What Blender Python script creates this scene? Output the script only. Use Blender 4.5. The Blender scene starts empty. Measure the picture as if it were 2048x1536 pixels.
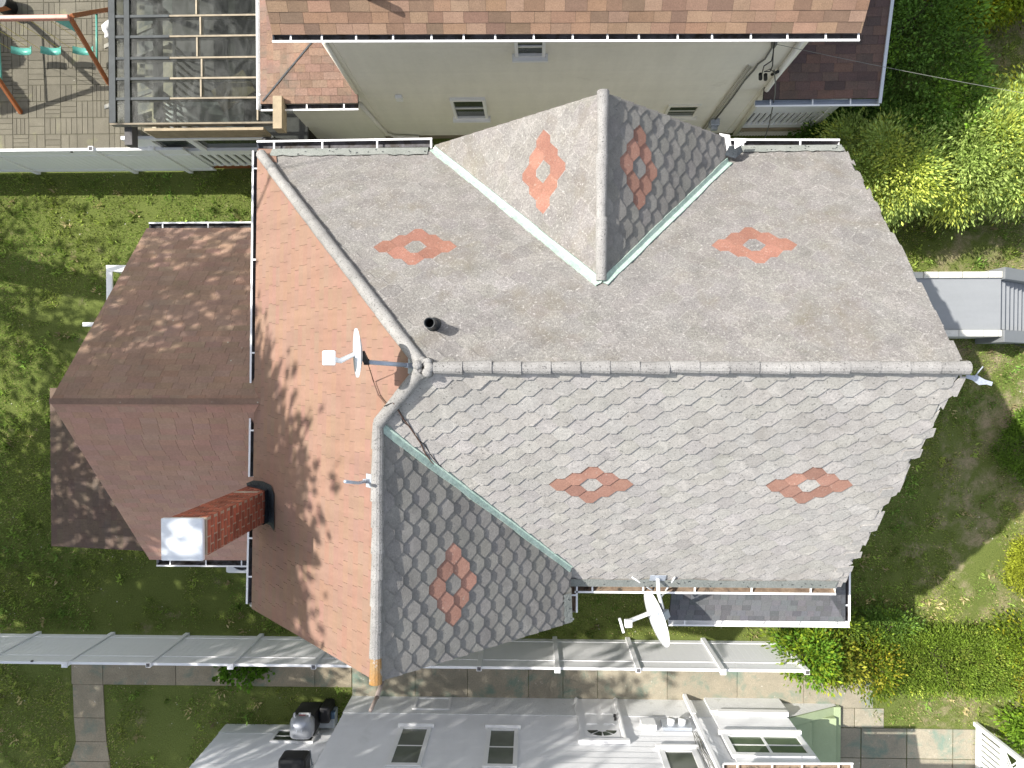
import bpy, math, random
import numpy as np
from mathutils import Vector, Matrix, Quaternion
random.seed(7); rng = np.random.default_rng(7)
scene = bpy.context.scene
COL = scene.collection

# ------------------------------------------------------------------ camera
FPX, CAMH = 1470.0, 18.0                       # focal length in photo pixels, drone height in metres
_d = Vector(((1065-1024)/FPX, -(742-768)/FPX, -1.0)).normalized()
CAMROT = _d.rotation_difference(Vector((0, 0, -1)))
cam = bpy.data.cameras.new("camera"); camo = bpy.data.objects.new("camera", cam); COL.objects.link(camo)
camo.rotation_mode = 'QUATERNION'; camo.location = (0, 0, CAMH); camo.rotation_quaternion = CAMROT
cam.sensor_fit = 'HORIZONTAL'; cam.sensor_width = 36; cam.lens = 36*FPX/2048; cam.clip_start = 0.1; cam.clip_end = 2000
scene.camera = camo
# ------------------------------------------------------------------ sky, sun, exposure
SUNV = Vector((-0.81, 0.30, 1.0)).normalized()         # towards the sun
w = bpy.data.worlds.new("World"); scene.world = w; w.use_nodes = True
nt = w.node_tree; sk = nt.nodes.new('ShaderNodeTexSky'); sk.sky_type = 'NISHITA'; sk.sun_disc = False
sk.sun_elevation = math.asin(SUNV.z); sk.sun_rotation = math.atan2(SUNV.x, SUNV.y)
sk.air_density = 1.0; sk.dust_density = 2.0
bg = nt.nodes['Background']; bg.inputs[1].default_value = 0.13
hs = nt.nodes.new('ShaderNodeHueSaturation'); hs.inputs['Saturation'].default_value = .5      # hazy white spring sky
nt.links.new(sk.outputs[0], hs.inputs['Color']); nt.links.new(hs.outputs[0], bg.inputs[0])
sl = bpy.data.lights.new("sun", 'SUN'); sl.energy = 3.6; sl.angle = math.radians(0.5); sl.color = (1.0, 0.955, 0.88)
so = bpy.data.objects.new("sun", sl); COL.objects.link(so); so.location = (-30, 10, 35)
so.rotation_mode = 'QUATERNION'; so.rotation_quaternion = (-SUNV).to_track_quat('-Z', 'Y')
scene.view_settings.view_transform = 'Standard'; scene.view_settings.look = 'None'
scene.view_settings.gamma = 1.0; scene.view_settings.exposure = 1.1
scene.cycles.use_denoising = True; scene.cycles.max_bounces = 8; scene.cycles.transparent_max_bounces = 12

# ------------------------------------------------------------------ survey helpers: photo pixel + known height / wall -> metres
def _ray(px, py): return CAMROT @ Vector(((px-1024)/FPX, -(py-768)/FPX, -1.0))
def P(px, py, z=0.0):
    d = _ray(px, py); return Vector((0, 0, CAMH)) + d*((z-CAMH)/d.z)
def PW(px, py, Y):                              # on the wall plane y = Y -> (x, z)
    d = _ray(px, py); t = Y/d.y; return d.x*t, CAMH + d.z*t
def PX(px, py, X):
    d = _ray(px, py); t = X/d.x; return d.y*t, CAMH + d.z*t

# ------------------------------------------------------------------ materials
def _new(name):
    m = bpy.data.materials.new(name); m.use_nodes = True
    n = m.node_tree; return m, n, n.nodes['Principled BSDF']
def _noise(n, scale, detail=6, rough=.6, dist=0, coord=None):
    t = n.nodes.new('ShaderNodeTexNoise'); t.inputs['Scale'].default_value = scale
    t.inputs['Detail'].default_value = detail; t.inputs['Roughness'].default_value = rough; t.inputs['Distortion'].default_value = dist
    n.links.new(coord, t.inputs['Vector']); return t.outputs['Fac']
def _ramp(n, fac, stops):
    r = n.nodes.new('ShaderNodeValToRGB'); e = r.color_ramp.elements
    e[0].position, e[0].color = stops[0][0], (*stops[0][1], 1); e[1].position, e[1].color = stops[1][0], (*stops[1][1], 1)
    for p, c in stops[2:]:
        q = e.new(p); q.color = (*c, 1)
    n.links.new(fac, r.inputs[0]); return r.outputs[0]
def _mix(n, fac, a, b, mode='MIX'):
    x = n.nodes.new('ShaderNodeMix'); x.data_type = 'RGBA'; x.blend_type = mode
    if isinstance(fac, (int, float)): x.inputs[0].default_value = fac
    else: n.links.new(fac, x.inputs[0])
    for s, v in ((6, a), (7, b)):
        if isinstance(v, tuple): x.inputs[s].default_value = (*v, 1)
        else: n.links.new(v, x.inputs[s])
    return x.outputs[2]
def _math(n, op, a, b=0.0):
    x = n.nodes.new('ShaderNodeMath'); x.operation = op
    for i, v in enumerate((a, b)):
        if isinstance(v, (int, float)): x.inputs[i].default_value = v
        else: n.links.new(v, x.inputs[i])
    return x.outputs[0]
def _pos(n): return n.nodes.new('ShaderNodeNewGeometry').outputs['Position']
def _obj(n): return n.nodes.new('ShaderNodeTexCoord').outputs['Object']
def G(v): return (v, v, v)
def MAT(name, c1, c2=None, scale=3.0, rough=.8, bump=.0, bscale=60., tint=False, metal=0., spec=.35,
        grime=None, gscale=1.2, gpos=(.52, .72), speck=None, sscale=25., spos=(.66, .72), fine=.12, world=True, web=None, streak=None):
    """weathered surface: two-tone noise, optional grime patches, specks, pale lichen web, per-piece tint"""
    m, n, b = _new(name); co = _pos(n) if world else _obj(n)
    c2 = c2 or tuple(x*.86 for x in c1)
    col = _ramp(n, _noise(n, scale, 8, .62, .3, co), [(.3, c2), (.7, c1)])
    if fine:
        f = _ramp(n, _noise(n, scale*14, 4, .7, 0, co), [(.25, G(1-fine*1.6)), (.75, G(1+fine))])
        col = _mix(n, 1.0, col, f, 'MULTIPLY')
    if streak:
        mp = n.nodes.new('ShaderNodeMapping'); n.links.new(co, mp.inputs[0]); mp.inputs['Scale'].default_value = streak[1]
        col = _mix(n, 1.0, col, _ramp(n, _noise(n, 1.0, 5, .6, 0, mp.outputs[0]), [(.3, G(1-streak[0])), (.7, G(1+streak[0]*.4))]), 'MULTIPLY')
    if web:
        v = n.nodes.new('ShaderNodeTexVoronoi'); v.feature = 'DISTANCE_TO_EDGE'; v.inputs['Scale'].default_value = web[1]
        dn = n.nodes.new('ShaderNodeTexNoise'); dn.inputs['Scale'].default_value = web[1]*1.5; dn.inputs['Detail'].default_value = 3; n.links.new(co, dn.inputs['Vector'])
        n.links.new(_mix(n, .35, co, dn.outputs['Color']), v.inputs['Vector'])
        e = _ramp(n, v.outputs['Distance'], [(.0, G(1)), (.09, G(0))])
        k = _math(n, 'MULTIPLY', e, _ramp(n, _noise(n, 2.3, 4, .6, 0, co), [(.42, G(0)), (.62, G(web[2]))]))
        col = _mix(n, k, col, web[0])
    if grime:
        gf = _ramp(n, _noise(n, gscale, 9, .68, .4, co), [(gpos[0], G(0)), (gpos[1], G(1))])
        col = _mix(n, gf, col, grime)
    if speck:
        sf = _ramp(n, _noise(n, sscale, 3, .5, 0, co), [(spos[0], G(0)), (spos[1], G(1))])
        col = _mix(n, sf, col, speck)
    if tint:
        a = n.nodes.new('ShaderNodeVertexColor'); a.layer_name = 'tint'
        col = _mix(n, 1.0, col, a.outputs[0], 'MULTIPLY')
    n.links.new(col, b.inputs['Base Color'])
    b.inputs['Roughness'].default_value = rough; b.inputs['Metallic'].default_value = metal
    b.inputs['Specular IOR Level'].default_value = spec
    if bump:
        bp = n.nodes.new('ShaderNodeBump'); bp.inputs['Strength'].default_value = bump; bp.inputs['Distance'].default_value = .02
        n.links.new(_noise(n, bscale, 5, .6, 0, co), bp.inputs['Height']); n.links.new(bp.outputs[0], b.inputs['Normal'])
    return m
def LEAF(name, c, trans=.35, rough=.6):
    m, n, b = _new(name)
    a = n.nodes.new('ShaderNodeVertexColor'); a.layer_name = 'tint'
    col = _mix(n, 1.0, a.outputs[0], c, 'MULTIPLY')
    n.links.new(col, b.inputs['Base Color']); b.inputs['Roughness'].default_value = rough; b.inputs['Specular IOR Level'].default_value = .25
    t = n.nodes.new('ShaderNodeBsdfTranslucent'); n.links.new(col, t.inputs[0])
    x = n.nodes.new('ShaderNodeMixShader'); x.inputs[0].default_value = trans
    n.links.new(b.outputs[0], x.inputs[1]); n.links.new(t.outputs[0], x.inputs[2])
    n.links.new(x.outputs[0], n.nodes['Material Output'].inputs[0]); return m
def GLASS(name, c, rough=.08):
    m, n, b = _new(name); co = _pos(n)
    col = _ramp(n, _noise(n, 1.1, 3, .5, .2, co), [(.35, c), (.7, tuple(x*1.7 for x in c))])
    n.links.new(col, b.inputs['Base Color']); b.inputs['Roughness'].default_value = rough; b.inputs['Specular IOR Level'].default_value = .6
    return m

m_hexd = MAT('weathered_cement_tile', (.255, .243, .230), (.185, .175, .165), 3.0, .9, .6, 70, True, grime=(.165, .145, .115), gscale=1.1, gpos=(.52, .76), speck=(.36, .345, .325), sscale=28, spos=(.58, .74), fine=.30, web=((.33, .315, .295), 7.5, .6))
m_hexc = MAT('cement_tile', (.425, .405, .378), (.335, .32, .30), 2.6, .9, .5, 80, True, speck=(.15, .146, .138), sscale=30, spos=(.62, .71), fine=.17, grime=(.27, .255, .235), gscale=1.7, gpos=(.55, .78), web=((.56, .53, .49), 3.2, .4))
m_hexs = MAT('dark_cement_tile', (.25, .241, .222), (.19, .183, .171), 3.0, .9, .45, 90, True, speck=(.11, .106, .10), sscale=34, spos=(.66, .73), fine=.14, grime=(.15, .145, .135), gscale=2.0, gpos=(.55, .75), web=((.31, .295, .275), 3.2, .4))  # darker grey tile tone for the two right-facing gable slopes
m_red = MAT('red_cement_tile', (.37, .205, .155), (.31, .165, .125), 3.5, .9, .35, 90, True, speck=(.40, .30, .25), sscale=22, spos=(.62, .78), fine=.14)
m_redd = MAT('dull_red_cement_tile', (.33, .165, .122), (.27, .13, .096), 3.5, .9, .35, 90, True, speck=(.36, .26, .21), sscale=22, spos=(.60, .78), fine=.2)
m_cap = MAT('cement_ridge_tile', (.36, .35, .335), (.25, .242, .232), 5.0, .95, .8, 70, True, speck=(.12, .117, .113), sscale=42, spos=(.60, .68), fine=.2)
m_capo = MAT('lichen_ridge_tile', (.40, .19, .045), (.34, .25, .14), 5.0, .95, .8, 70, True, speck=(.36, .345, .33), sscale=18, spos=(.58, .66), fine=.25)
m_mint = MAT('mint_painted_flashing', (.44, .54, .48), (.35, .47, .41), 3.0, .6, .3, 40, grime=(.30, .33, .26), gscale=5, gpos=(.66, .74), streak=(.25, (14, 14, 3)))
m_strip = MAT('eave_sealant_strip', (.28, .29, .27), (.21, .225, .205), 4.0, .8, .7, 30, grime=(.05, .045, .04), gscale=11, gpos=(.67, .70), fine=.2)
m_orange = MAT('terracotta_shingle', (.265, .165, .122), (.242, .147, .108), 1.2, .92, .2, 240, True, fine=.05, streak=(.10, (.4, 6.0, .4)))
m_brown = MAT('brown_shingle', (.33, .215, .155), (.25, .165, .12), 1.6, .92, .4, 240, True, fine=.12, speck=(.46, .45, .38), sscale=9, spos=(.74, .78), grime=(.25, .185, .15), gscale=1.1, gpos=(.55, .75))
m_arch = MAT('tan_architectural_shingle', (.335, .218, .15), (.28, .182, .126), 4.0, .92, .5, 240, True, fine=.2)
m_archo = MAT('dirty_brown_shingle', (.27, .172, .128), (.20, .13, .10), 2.2, .92, .5, 240, True, fine=.2, grime=(.15, .125, .10), gscale=1.6, gpos=(.52, .7))
m_archd = MAT('dark_brown_shingle', (.165, .105, .085), (.12, .085, .072), 3.0, .92, .5, 240, True, fine=.2, speck=(.3, .29, .26), sscale=30, spos=(.76, .79))
m_slate = MAT('grey_shingle', (.155, .157, .162), (.13, .132, .138), 3.0, .9, .5, 240, True, fine=.15)
m_deck = MAT('roof_underlay', (.05, .048, .045), None, 3, .95)
m_white = MAT('white_paint', (.86, .86, .85), (.81, .81, .81), 2.0, .5, fine=.02)
m_vinyl = MAT('white_vinyl', (.87, .87, .87), (.83, .83, .84), .7, .65, spec=.2, fine=.01, grime=(.70, .71, .68), gscale=1.4, gpos=(.62, .85))
m_gutin = MAT('gutter_inside', (.16, .155, .17), (.06, .055, .05), 7, .8, grime=(.05, .04, .03), gscale=4, gpos=(.5, .62))
m_gutin2 = MAT('rusty_gutter_inside', (.36, .27, .19), (.16, .11, .08), 6, .9, grime=(.06, .05, .04), gscale=5, gpos=(.55, .66))
m_cream = MAT('cream_siding', (.85, .82, .725), (.81, .78, .68), .8, .6, tint=True, fine=.02, grime=(.50, .46, .37), gscale=.9, gpos=(.62, .9), streak=(.06, (3, 3, .5)))
m_siding = MAT('white_siding', (.86, .865, .88), (.82, .825, .84), .8, .6, tint=True, fine=.015, grime=(.62, .63, .62), gscale=.9, gpos=(.62, .9), streak=(.04, (3, 3, .5)))
m_parge = MAT('whitewashed_foundation', (.80, .81, .81), (.72, .73, .73), 3, .9, .5, 30, fine=.07, grime=(.45, .45, .42), gscale=3, gpos=(.6, .75))
m_house = MAT('house_siding', (.55, .54, .50), None, 1, .7)
m_brick = None
def brick():
    m, n, b = _new('red_chimney_brick'); co = _pos(n)
    a = n.nodes.new('ShaderNodeVertexColor'); a.layer_name = 'tint'
    c = _ramp(n, _noise(n, 9, 5, .6, 0, co), [(.3, (.26, .075, .045)), (.7, (.42, .135, .075))])
    n.links.new(_mix(n, 1.0, c, a.outputs[0], 'MULTIPLY'), b.inputs['Base Color']); b.inputs['Roughness'].default_value = .9
    return m
m_brick = brick()
m_mortar = MAT('mortar', (.50, .43, .33), (.40, .33, .25), 8, .95, .5, 60)
m_tar = MAT('black_roof_tar', (.045, .055, .065), (.018, .022, .026), 9, .55, .9, 26, fine=.3)
m_metal = MAT('galvanised_metal', (.50, .54, .60), (.42, .46, .52), 4, .42, metal=.35)
m_dish = MAT('dish_paint', (.80, .81, .81), (.76, .77, .77), 2, .4, fine=.01)
m_dishg = MAT('grey_dish_paint', (.56, .59, .63), (.52, .55, .60), 2, .45, fine=.01)
m_black = MAT('black_plastic', (.02, .02, .022), None, 4, .5)
m_pipe = MAT('black_vent_pipe', (.035, .04, .042), (.022, .024, .026), 6, .55)
m_cable = MAT('brown_cable', (.13, .075, .055), None, 4, .6)
m_capwhite = MAT('white_chimney_cap', (.66, .69, .72), (.61, .64, .67), 3, .75, spec=.1, fine=.01)
m_soil = None
def ground():
    m, n, b = _new('lawn_soil'); co = _pos(n)
    big = _noise(n, .55, 6, .6, .4, co); mid = _noise(n, 2.4, 8, .7, .3, co); fine = _noise(n, 30, 6, .75, 0, co)
    green = _ramp(n, fine, [(.3, (.075, .105, .026)), (.72, (.19, .22, .06))])
    soil = _ramp(n, fine, [(.3, (.20, .16, .10)), (.7, (.46, .38, .255))])
    sx = n.nodes.new('ShaderNodeSeparateXYZ'); n.links.new(co, sx.inputs[0])
    dry = n.nodes.new('ShaderNodeMapRange'); dry.inputs['From Min'].default_value = 8.5; dry.inputs['From Max'].default_value = 12
    dry.inputs['To Min'].default_value = -.03; dry.inputs['To Max'].default_value = .09; n.links.new(sx.outputs[0], dry.inputs[0])
    f = _math(n, 'ADD', _math(n, 'ADD', _math(n, 'MULTIPLY', big, .5), _math(n, 'MULTIPLY', mid, .5)), dry.outputs[0])
    col = _mix(n, _ramp(n, f, [(.535, G(0)), (.67, G(1))]), green, soil)
    v = n.nodes.new('ShaderNodeTexVoronoi'); v.inputs['Scale'].default_value = 3.2; n.links.new(co, v.inputs['Vector'])
    col = _mix(n, _ramp(n, v.outputs['Distance'], [(.045, G(.8)), (.06, G(0))]), col, (.62, .60, .52))
    n.links.new(col, b.inputs['Base Color']); b.inputs['Roughness'].default_value = .95; b.inputs['Specular IOR Level'].default_value = .1
    bp = n.nodes.new('ShaderNodeBump'); bp.inputs['Strength'].default_value = .8; bp.inputs['Distance'].default_value = .05
    n.links.new(fine, bp.inputs['Height']); n.links.new(bp.outputs[0], b.inputs['Normal'])
    return m
m_soil = ground()
m_paver = MAT('patio_paver', (.155, .142, .108), (.122, .112, .085), 3, .9, .4, 60, True, fine=.14, grime=(.24, .24, .12), gscale=1.3, gpos=(.58, .8), speck=(.62, .60, .52), sscale=15, spos=(.76, .79))
m_joint = MAT('paver_joint', (.10, .095, .065), None, 5, .95)
m_conc = MAT('old_concrete', (.34, .29, .21), (.24, .205, .145), 2.2, .92, .5, 50, True, fine=.15, grime=(.15, .19, .15), gscale=1.6, gpos=(.52, .68), speck=(.60, .58, .53), sscale=11, spos=(.72, .77))
m_conc2 = MAT('green_worn_concrete', (.365, .322, .245), (.26, .24, .185), 2.0, .92, .5, 50, True, fine=.12, grime=(.17, .225, .18), gscale=1.5, gpos=(.50, .64), speck=(.55, .52, .46), sscale=12, spos=(.70, .77))
m_greyp = MAT('grey_painted_concrete', (.255, .267, .28), (.235, .246, .258), 1.0, .6, fine=.02, streak=(.05, (.5, 4, 1)))
m_coping = MAT('white_coping', (.60, .59, .54), (.48, .47, .43), 5, .8, .3, 30, fine=.08)
m_green = MAT('green_painted_concrete', (.36, .43, .26), (.31, .375, .225), 2, .8, fine=.05, speck=(.25, .27, .18), sscale=24, spos=(.74, .78))
m_wood = MAT('weathered_wood', (.42, .34, .23), (.28, .23, .16), 5, .9, .3, 30, fine=.2)
m_swing = MAT('stained_timber', (.33, .115, .04), (.25, .085, .03), 5, .55, fine=.15)
m_swbeam = MAT('painted_swing_beam', (.44, .22, .17), (.36, .17, .13), 6, .3, fine=.06)
m_teal = MAT('teal_plastic', (.10, .34, .28), (.08, .29, .24), 2, .35, fine=.02)
m_yellow = MAT('yellow_chain', (.55, .48, .08), None, 9, .6)
m_rafter = MAT('grey_rafter', (.20, .205, .20), (.10, .105, .105), 3, .8, fine=.2, grime=(.42, .38, .28), gscale=.6, gpos=(.48, .62))
m_greydeck = MAT('dark_deck_board', (.13, .125, .125), (.09, .088, .088), 2, .85, fine=.1)
m_pane = GLASS('window_glass', (.045, .055, .045))
m_pane2 = GLASS('grey_window_glass', (.11, .12, .10))
m_bark = MAT('bark', (.12, .09, .065), (.08, .06, .045), 6, .95, .8, 30, fine=.2)
m_silver = MAT('silver_grill_lid', (.42, .44, .48), (.36, .38, .42), 5, .38, metal=.55)
m_tote = MAT('clear_plastic_tote', (.36, .40, .44), (.26, .30, .34), 6, .25, fine=.06)
m_blue = MAT('blue_plastic', (.07, .12, .19), (.05, .09, .15), 4, .35)
m_redlab = MAT('red_label', (.35, .03, .05), None, 4, .5)
def clearpanel():
    m, n, b = _new('dirty_corrugated_plastic'); co = _pos(n)
    mp = n.nodes.new('ShaderNodeMapping'); n.links.new(co, mp.inputs[0]); mp.inputs['Scale'].default_value = (1.6, .8, 1)
    f = _noise(n, 2.2, 7, .65, .8, mp.outputs[0])
    n.links.new(_ramp(n, f, [(.42, (.014, .015, .015)), (.80, (.10, .104, .10))]), b.inputs['Base Color'])
    b.inputs['Roughness'].default_value = .35; b.inputs['Specular IOR Level'].default_value = .4
    t = n.nodes.new('ShaderNodeBsdfTransparent'); t.inputs[0].default_value = (.66, .69, .66, 1)
    x = n.nodes.new('ShaderNodeMixShader')
    n.links.new(_ramp(n, f, [(.40, G(.10)), (.80, G(.42))]), x.inputs[0])
    n.links.new(t.outputs[0], x.inputs[1]); n.links.new(b.outputs[0], x.inputs[2])
    n.links.new(x.outputs[0], n.nodes['Material Output'].inputs[0]); return m
m_clear = clearpanel()
m_leafd = LEAF('arborvitae_foliage', (.13, .225, .045))
m_leafg = LEAF('golden_cypress_foliage', (.45, .52, .15))
m_leafm = LEAF('shrub_foliage', (.13, .20, .04))
m_leafl = LEAF('lime_shrub_foliage', (.32, .36, .05))
m_leaft = LEAF('spring_tree_foliage', (.10, .16, .03))
m_grass = LEAF('grass_blades', (.29, .37, .075), .3)

# ------------------------------------------------------------------ object helpers
def wloc(o):
    v = Vector((0, 0, 0))
    while o is not None: v = v + o.location; o = o.parent
    return v
def tag(o, label=None, cat=None, group=None, kind=None):
    if label: o['label'] = label
    if cat: o['category'] = cat
    if group: o['group'] = group
    if kind: o['kind'] = kind
    return o
def thing(name, loc, label, cat, group=None):
    o = bpy.data.objects.new(name, None); o.empty_display_size = .2; COL.objects.link(o); o.location = loc
    return tag(o, label, cat, group)
class MB:
    def __init__(s): s.V = []; s.F = []; s.MI = []; s.T = []
    def add(s, vs, fs, mi=0, tint=(1, 1, 1)):
        b = len(s.V); s.V += [tuple(v) for v in vs]
        if isinstance(tint, (int, float)): tint = (tint,)*3
        for f in fs: s.F.append(tuple(i+b for i in f)); s.MI.append(mi); s.T.append(tint)
        return s
    def box(s, x0, x1, y0, y1, z0, z1, mi=0, tint=1.):
        v = [(x, y, z) for z in (z0, z1) for y in (y0, y1) for x in (x0, x1)]
        return s.add(v, [(0, 2, 3, 1), (4, 5, 7, 6), (0, 1, 5, 4), (2, 6, 7, 3), (0, 4, 6, 2), (1, 3, 7, 5)], mi, tint)
    def bar(s, p, q, wd, ht, mi=0, tint=1., up=(0, 0, 1)):
        p, q = Vector(p), Vector(q); d = (q-p).normalized(); u = Vector(up)
        if abs(d.dot(u)) > .97: u = Vector((0, 1, 0))
        a = d.cross(u).normalized(); c = a.cross(d)
        v = [e + a*sx*wd/2 + c*sz*ht/2 for e in (p, q) for sz in (-1, 1) for sx in (-1, 1)]
        return s.add(v, [(0, 1, 3, 2), (4, 6, 7, 5), (0, 4, 5, 1), (2, 3, 7, 6), (0, 2, 6, 4), (1, 5, 7, 3)], mi, tint)
    def tube(s, pts, r, n=10, mi=0, tint=1., cap=True):
        pts = [Vector(p) for p in pts]; rs = r if isinstance(r, (list, tuple)) else [r]*len(pts)
        vs = []; fs = []
        for i, p in enumerate(pts):
            d = (pts[min(i+1, len(pts)-1)]-pts[max(i-1, 0)]).normalized()
            u = Vector((0, 0, 1)) if abs(d.z) < .9 else Vector((0, 1, 0))
            a = d.cross(u).normalized(); b = a.cross(d)
            vs += [p + (a*math.cos(2*math.pi*k/n)+b*math.sin(2*math.pi*k/n))*rs[i] for k in range(n)]
        for i in range(len(pts)-1):
            fs += [(i*n+k, i*n+(k+1) % n, (i+1)*n+(k+1) % n, (i+1)*n+k) for k in range(n)]
        if cap: fs += [tuple(range(n-1, -1, -1)), tuple(range((len(pts)-1)*n, len(pts)*n))]
        return s.add(vs, fs, mi, tint)
    def prism(s, poly, z0, z1, mi=0, tint=1.):          # poly: list of (x, y)
        n = len(poly); v = [(x, y, z0) for x, y in poly] + [(x, y, z1) for x, y in poly]
        return s.add(v, [tuple(range(n-1, -1, -1)), tuple(range(n, 2*n))] + [(i, (i+1) % n, n+(i+1) % n, n+i) for i in range(n)], mi, tint)
    def build(s, name, mats, parent=None, smooth=False, bevel=0):
        if not isinstance(mats, (list, tuple)): mats = [mats]
        off = wloc(parent); me = bpy.data.meshes.new(name)
        if parent is None and s.V:
            a = np.array(s.V); off = Vector(((a[:, 0].min()+a[:, 0].max())/2, (a[:, 1].min()+a[:, 1].max())/2, a[:, 2].min()))
        me.from_pydata([(x-off.x, y-off.y, z-off.z) for x, y, z in s.V], [], s.F)
        for m in mats: me.materials.append(m)
        me.polygons.foreach_set('material_index', s.MI)
        if smooth: me.polygons.foreach_set('use_smooth', [True]*len(s.F))
        ca = me.color_attributes.new('tint', 'FLOAT_COLOR', 'CORNER')
        cnt = np.array([len(f) for f in s.F]); t = np.repeat(np.array(s.T, dtype=np.float32).reshape(-1, 3), cnt, axis=0)
        ca.data.foreach_set('color', np.hstack([t, np.ones((len(t), 1), np.float32)]).ravel())
        o = bpy.data.objects.new(name, me); COL.objects.link(o)
        if parent is not None: o.parent = parent
        else: o.location = off
        if bevel:
            b = o.modifiers.new('bevel', 'BEVEL'); b.width = bevel; b.segments = 2; b.limit_method = 'ANGLE'
        return o
def copy_tree(o, parent=None):
    c = o.copy(); COL.objects.link(c); c.parent = parent
    for ch in list(o.children): copy_tree(ch, c)
    return c
def jit(a): return 1 + random.uniform(-a, a)

# ------------------------------------------------------------------ roofing helpers
class Plane:
    def __init__(s, a, b, c):
        s.o = Vector(a); n = (Vector(b)-s.o).cross(Vector(c)-s.o).normalized(); s.n = n if n.z > 0 else -n
        s.u = Vector((-s.n.y, s.n.x, 0)).normalized(); s.v = s.u.cross(s.n); 
        if s.v.z > 0: s.v = -s.v; s.u = -s.u
    def to2(s, p): d = Vector(p)-s.o; return d.dot(s.u), d.dot(s.v)
    def to3(s, u, v, w=0): return s.o + s.u*u + s.v*v + s.n*w
    def z(s, x, y): return s.o.z - (s.n.x*(x-s.o.x)+s.n.y*(y-s.o.y))/s.n.z
    def at(s, x, y): return Vector((x, y, s.z(x, y)))
    def hit(s, px, py):
        d = _ray(px, py); c = Vector((0, 0, CAMH)); return c + d*((s.o-c).dot(s.n)/d.dot(s.n))
def clip(poly, conv):
    """Sutherland-Hodgman of poly by a convex counter-clockwise polygon"""
    out = poly
    for i in range(len(conv)):
        ax, ay = conv[i]; bx, by = conv[(i+1) % len(conv)]; inp = out; out = []
        if not inp: break
        f = lambda p: (bx-ax)*(p[1]-ay)-(by-ay)*(p[0]-ax)
        for j in range(len(inp)):
            p, q = inp[j-1], inp[j]; fp, fq = f(p), f(q)
            if fq >= 0:
                if fp < 0: t = fp/(fp-fq); out.append((p[0]+t*(q[0]-p[0]), p[1]+t*(q[1]-p[1])))
                out.append(q)
            elif fp >= 0: t = fp/(fp-fq); out.append((p[0]+t*(q[0]-p[0]), p[1]+t*(q[1]-p[1])))
    return out
def ccw(p):
    a = sum(p[i][0]*p[(i+1) % len(p)][1]-p[(i+1) % len(p)][0]*p[i][1] for i in range(len(p)))
    return p if a > 0 else p[::-1]
def slab(mb, pl, poly2, wf, t, mi, tint):
    n = len(poly2)
    top = [pl.to3(u, v, wf(u, v)) for u, v in poly2]; bot = [pl.to3(u, v, wf(u, v)-t) for u, v in poly2]
    mb.add(top+bot, [tuple(range(n))]+[(i, n+i, n+(i+1) % n, (i+1) % n) for i in range(n)], mi, tint)
LX, HW, HC, HH = .435, .345, .095, .28
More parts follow.
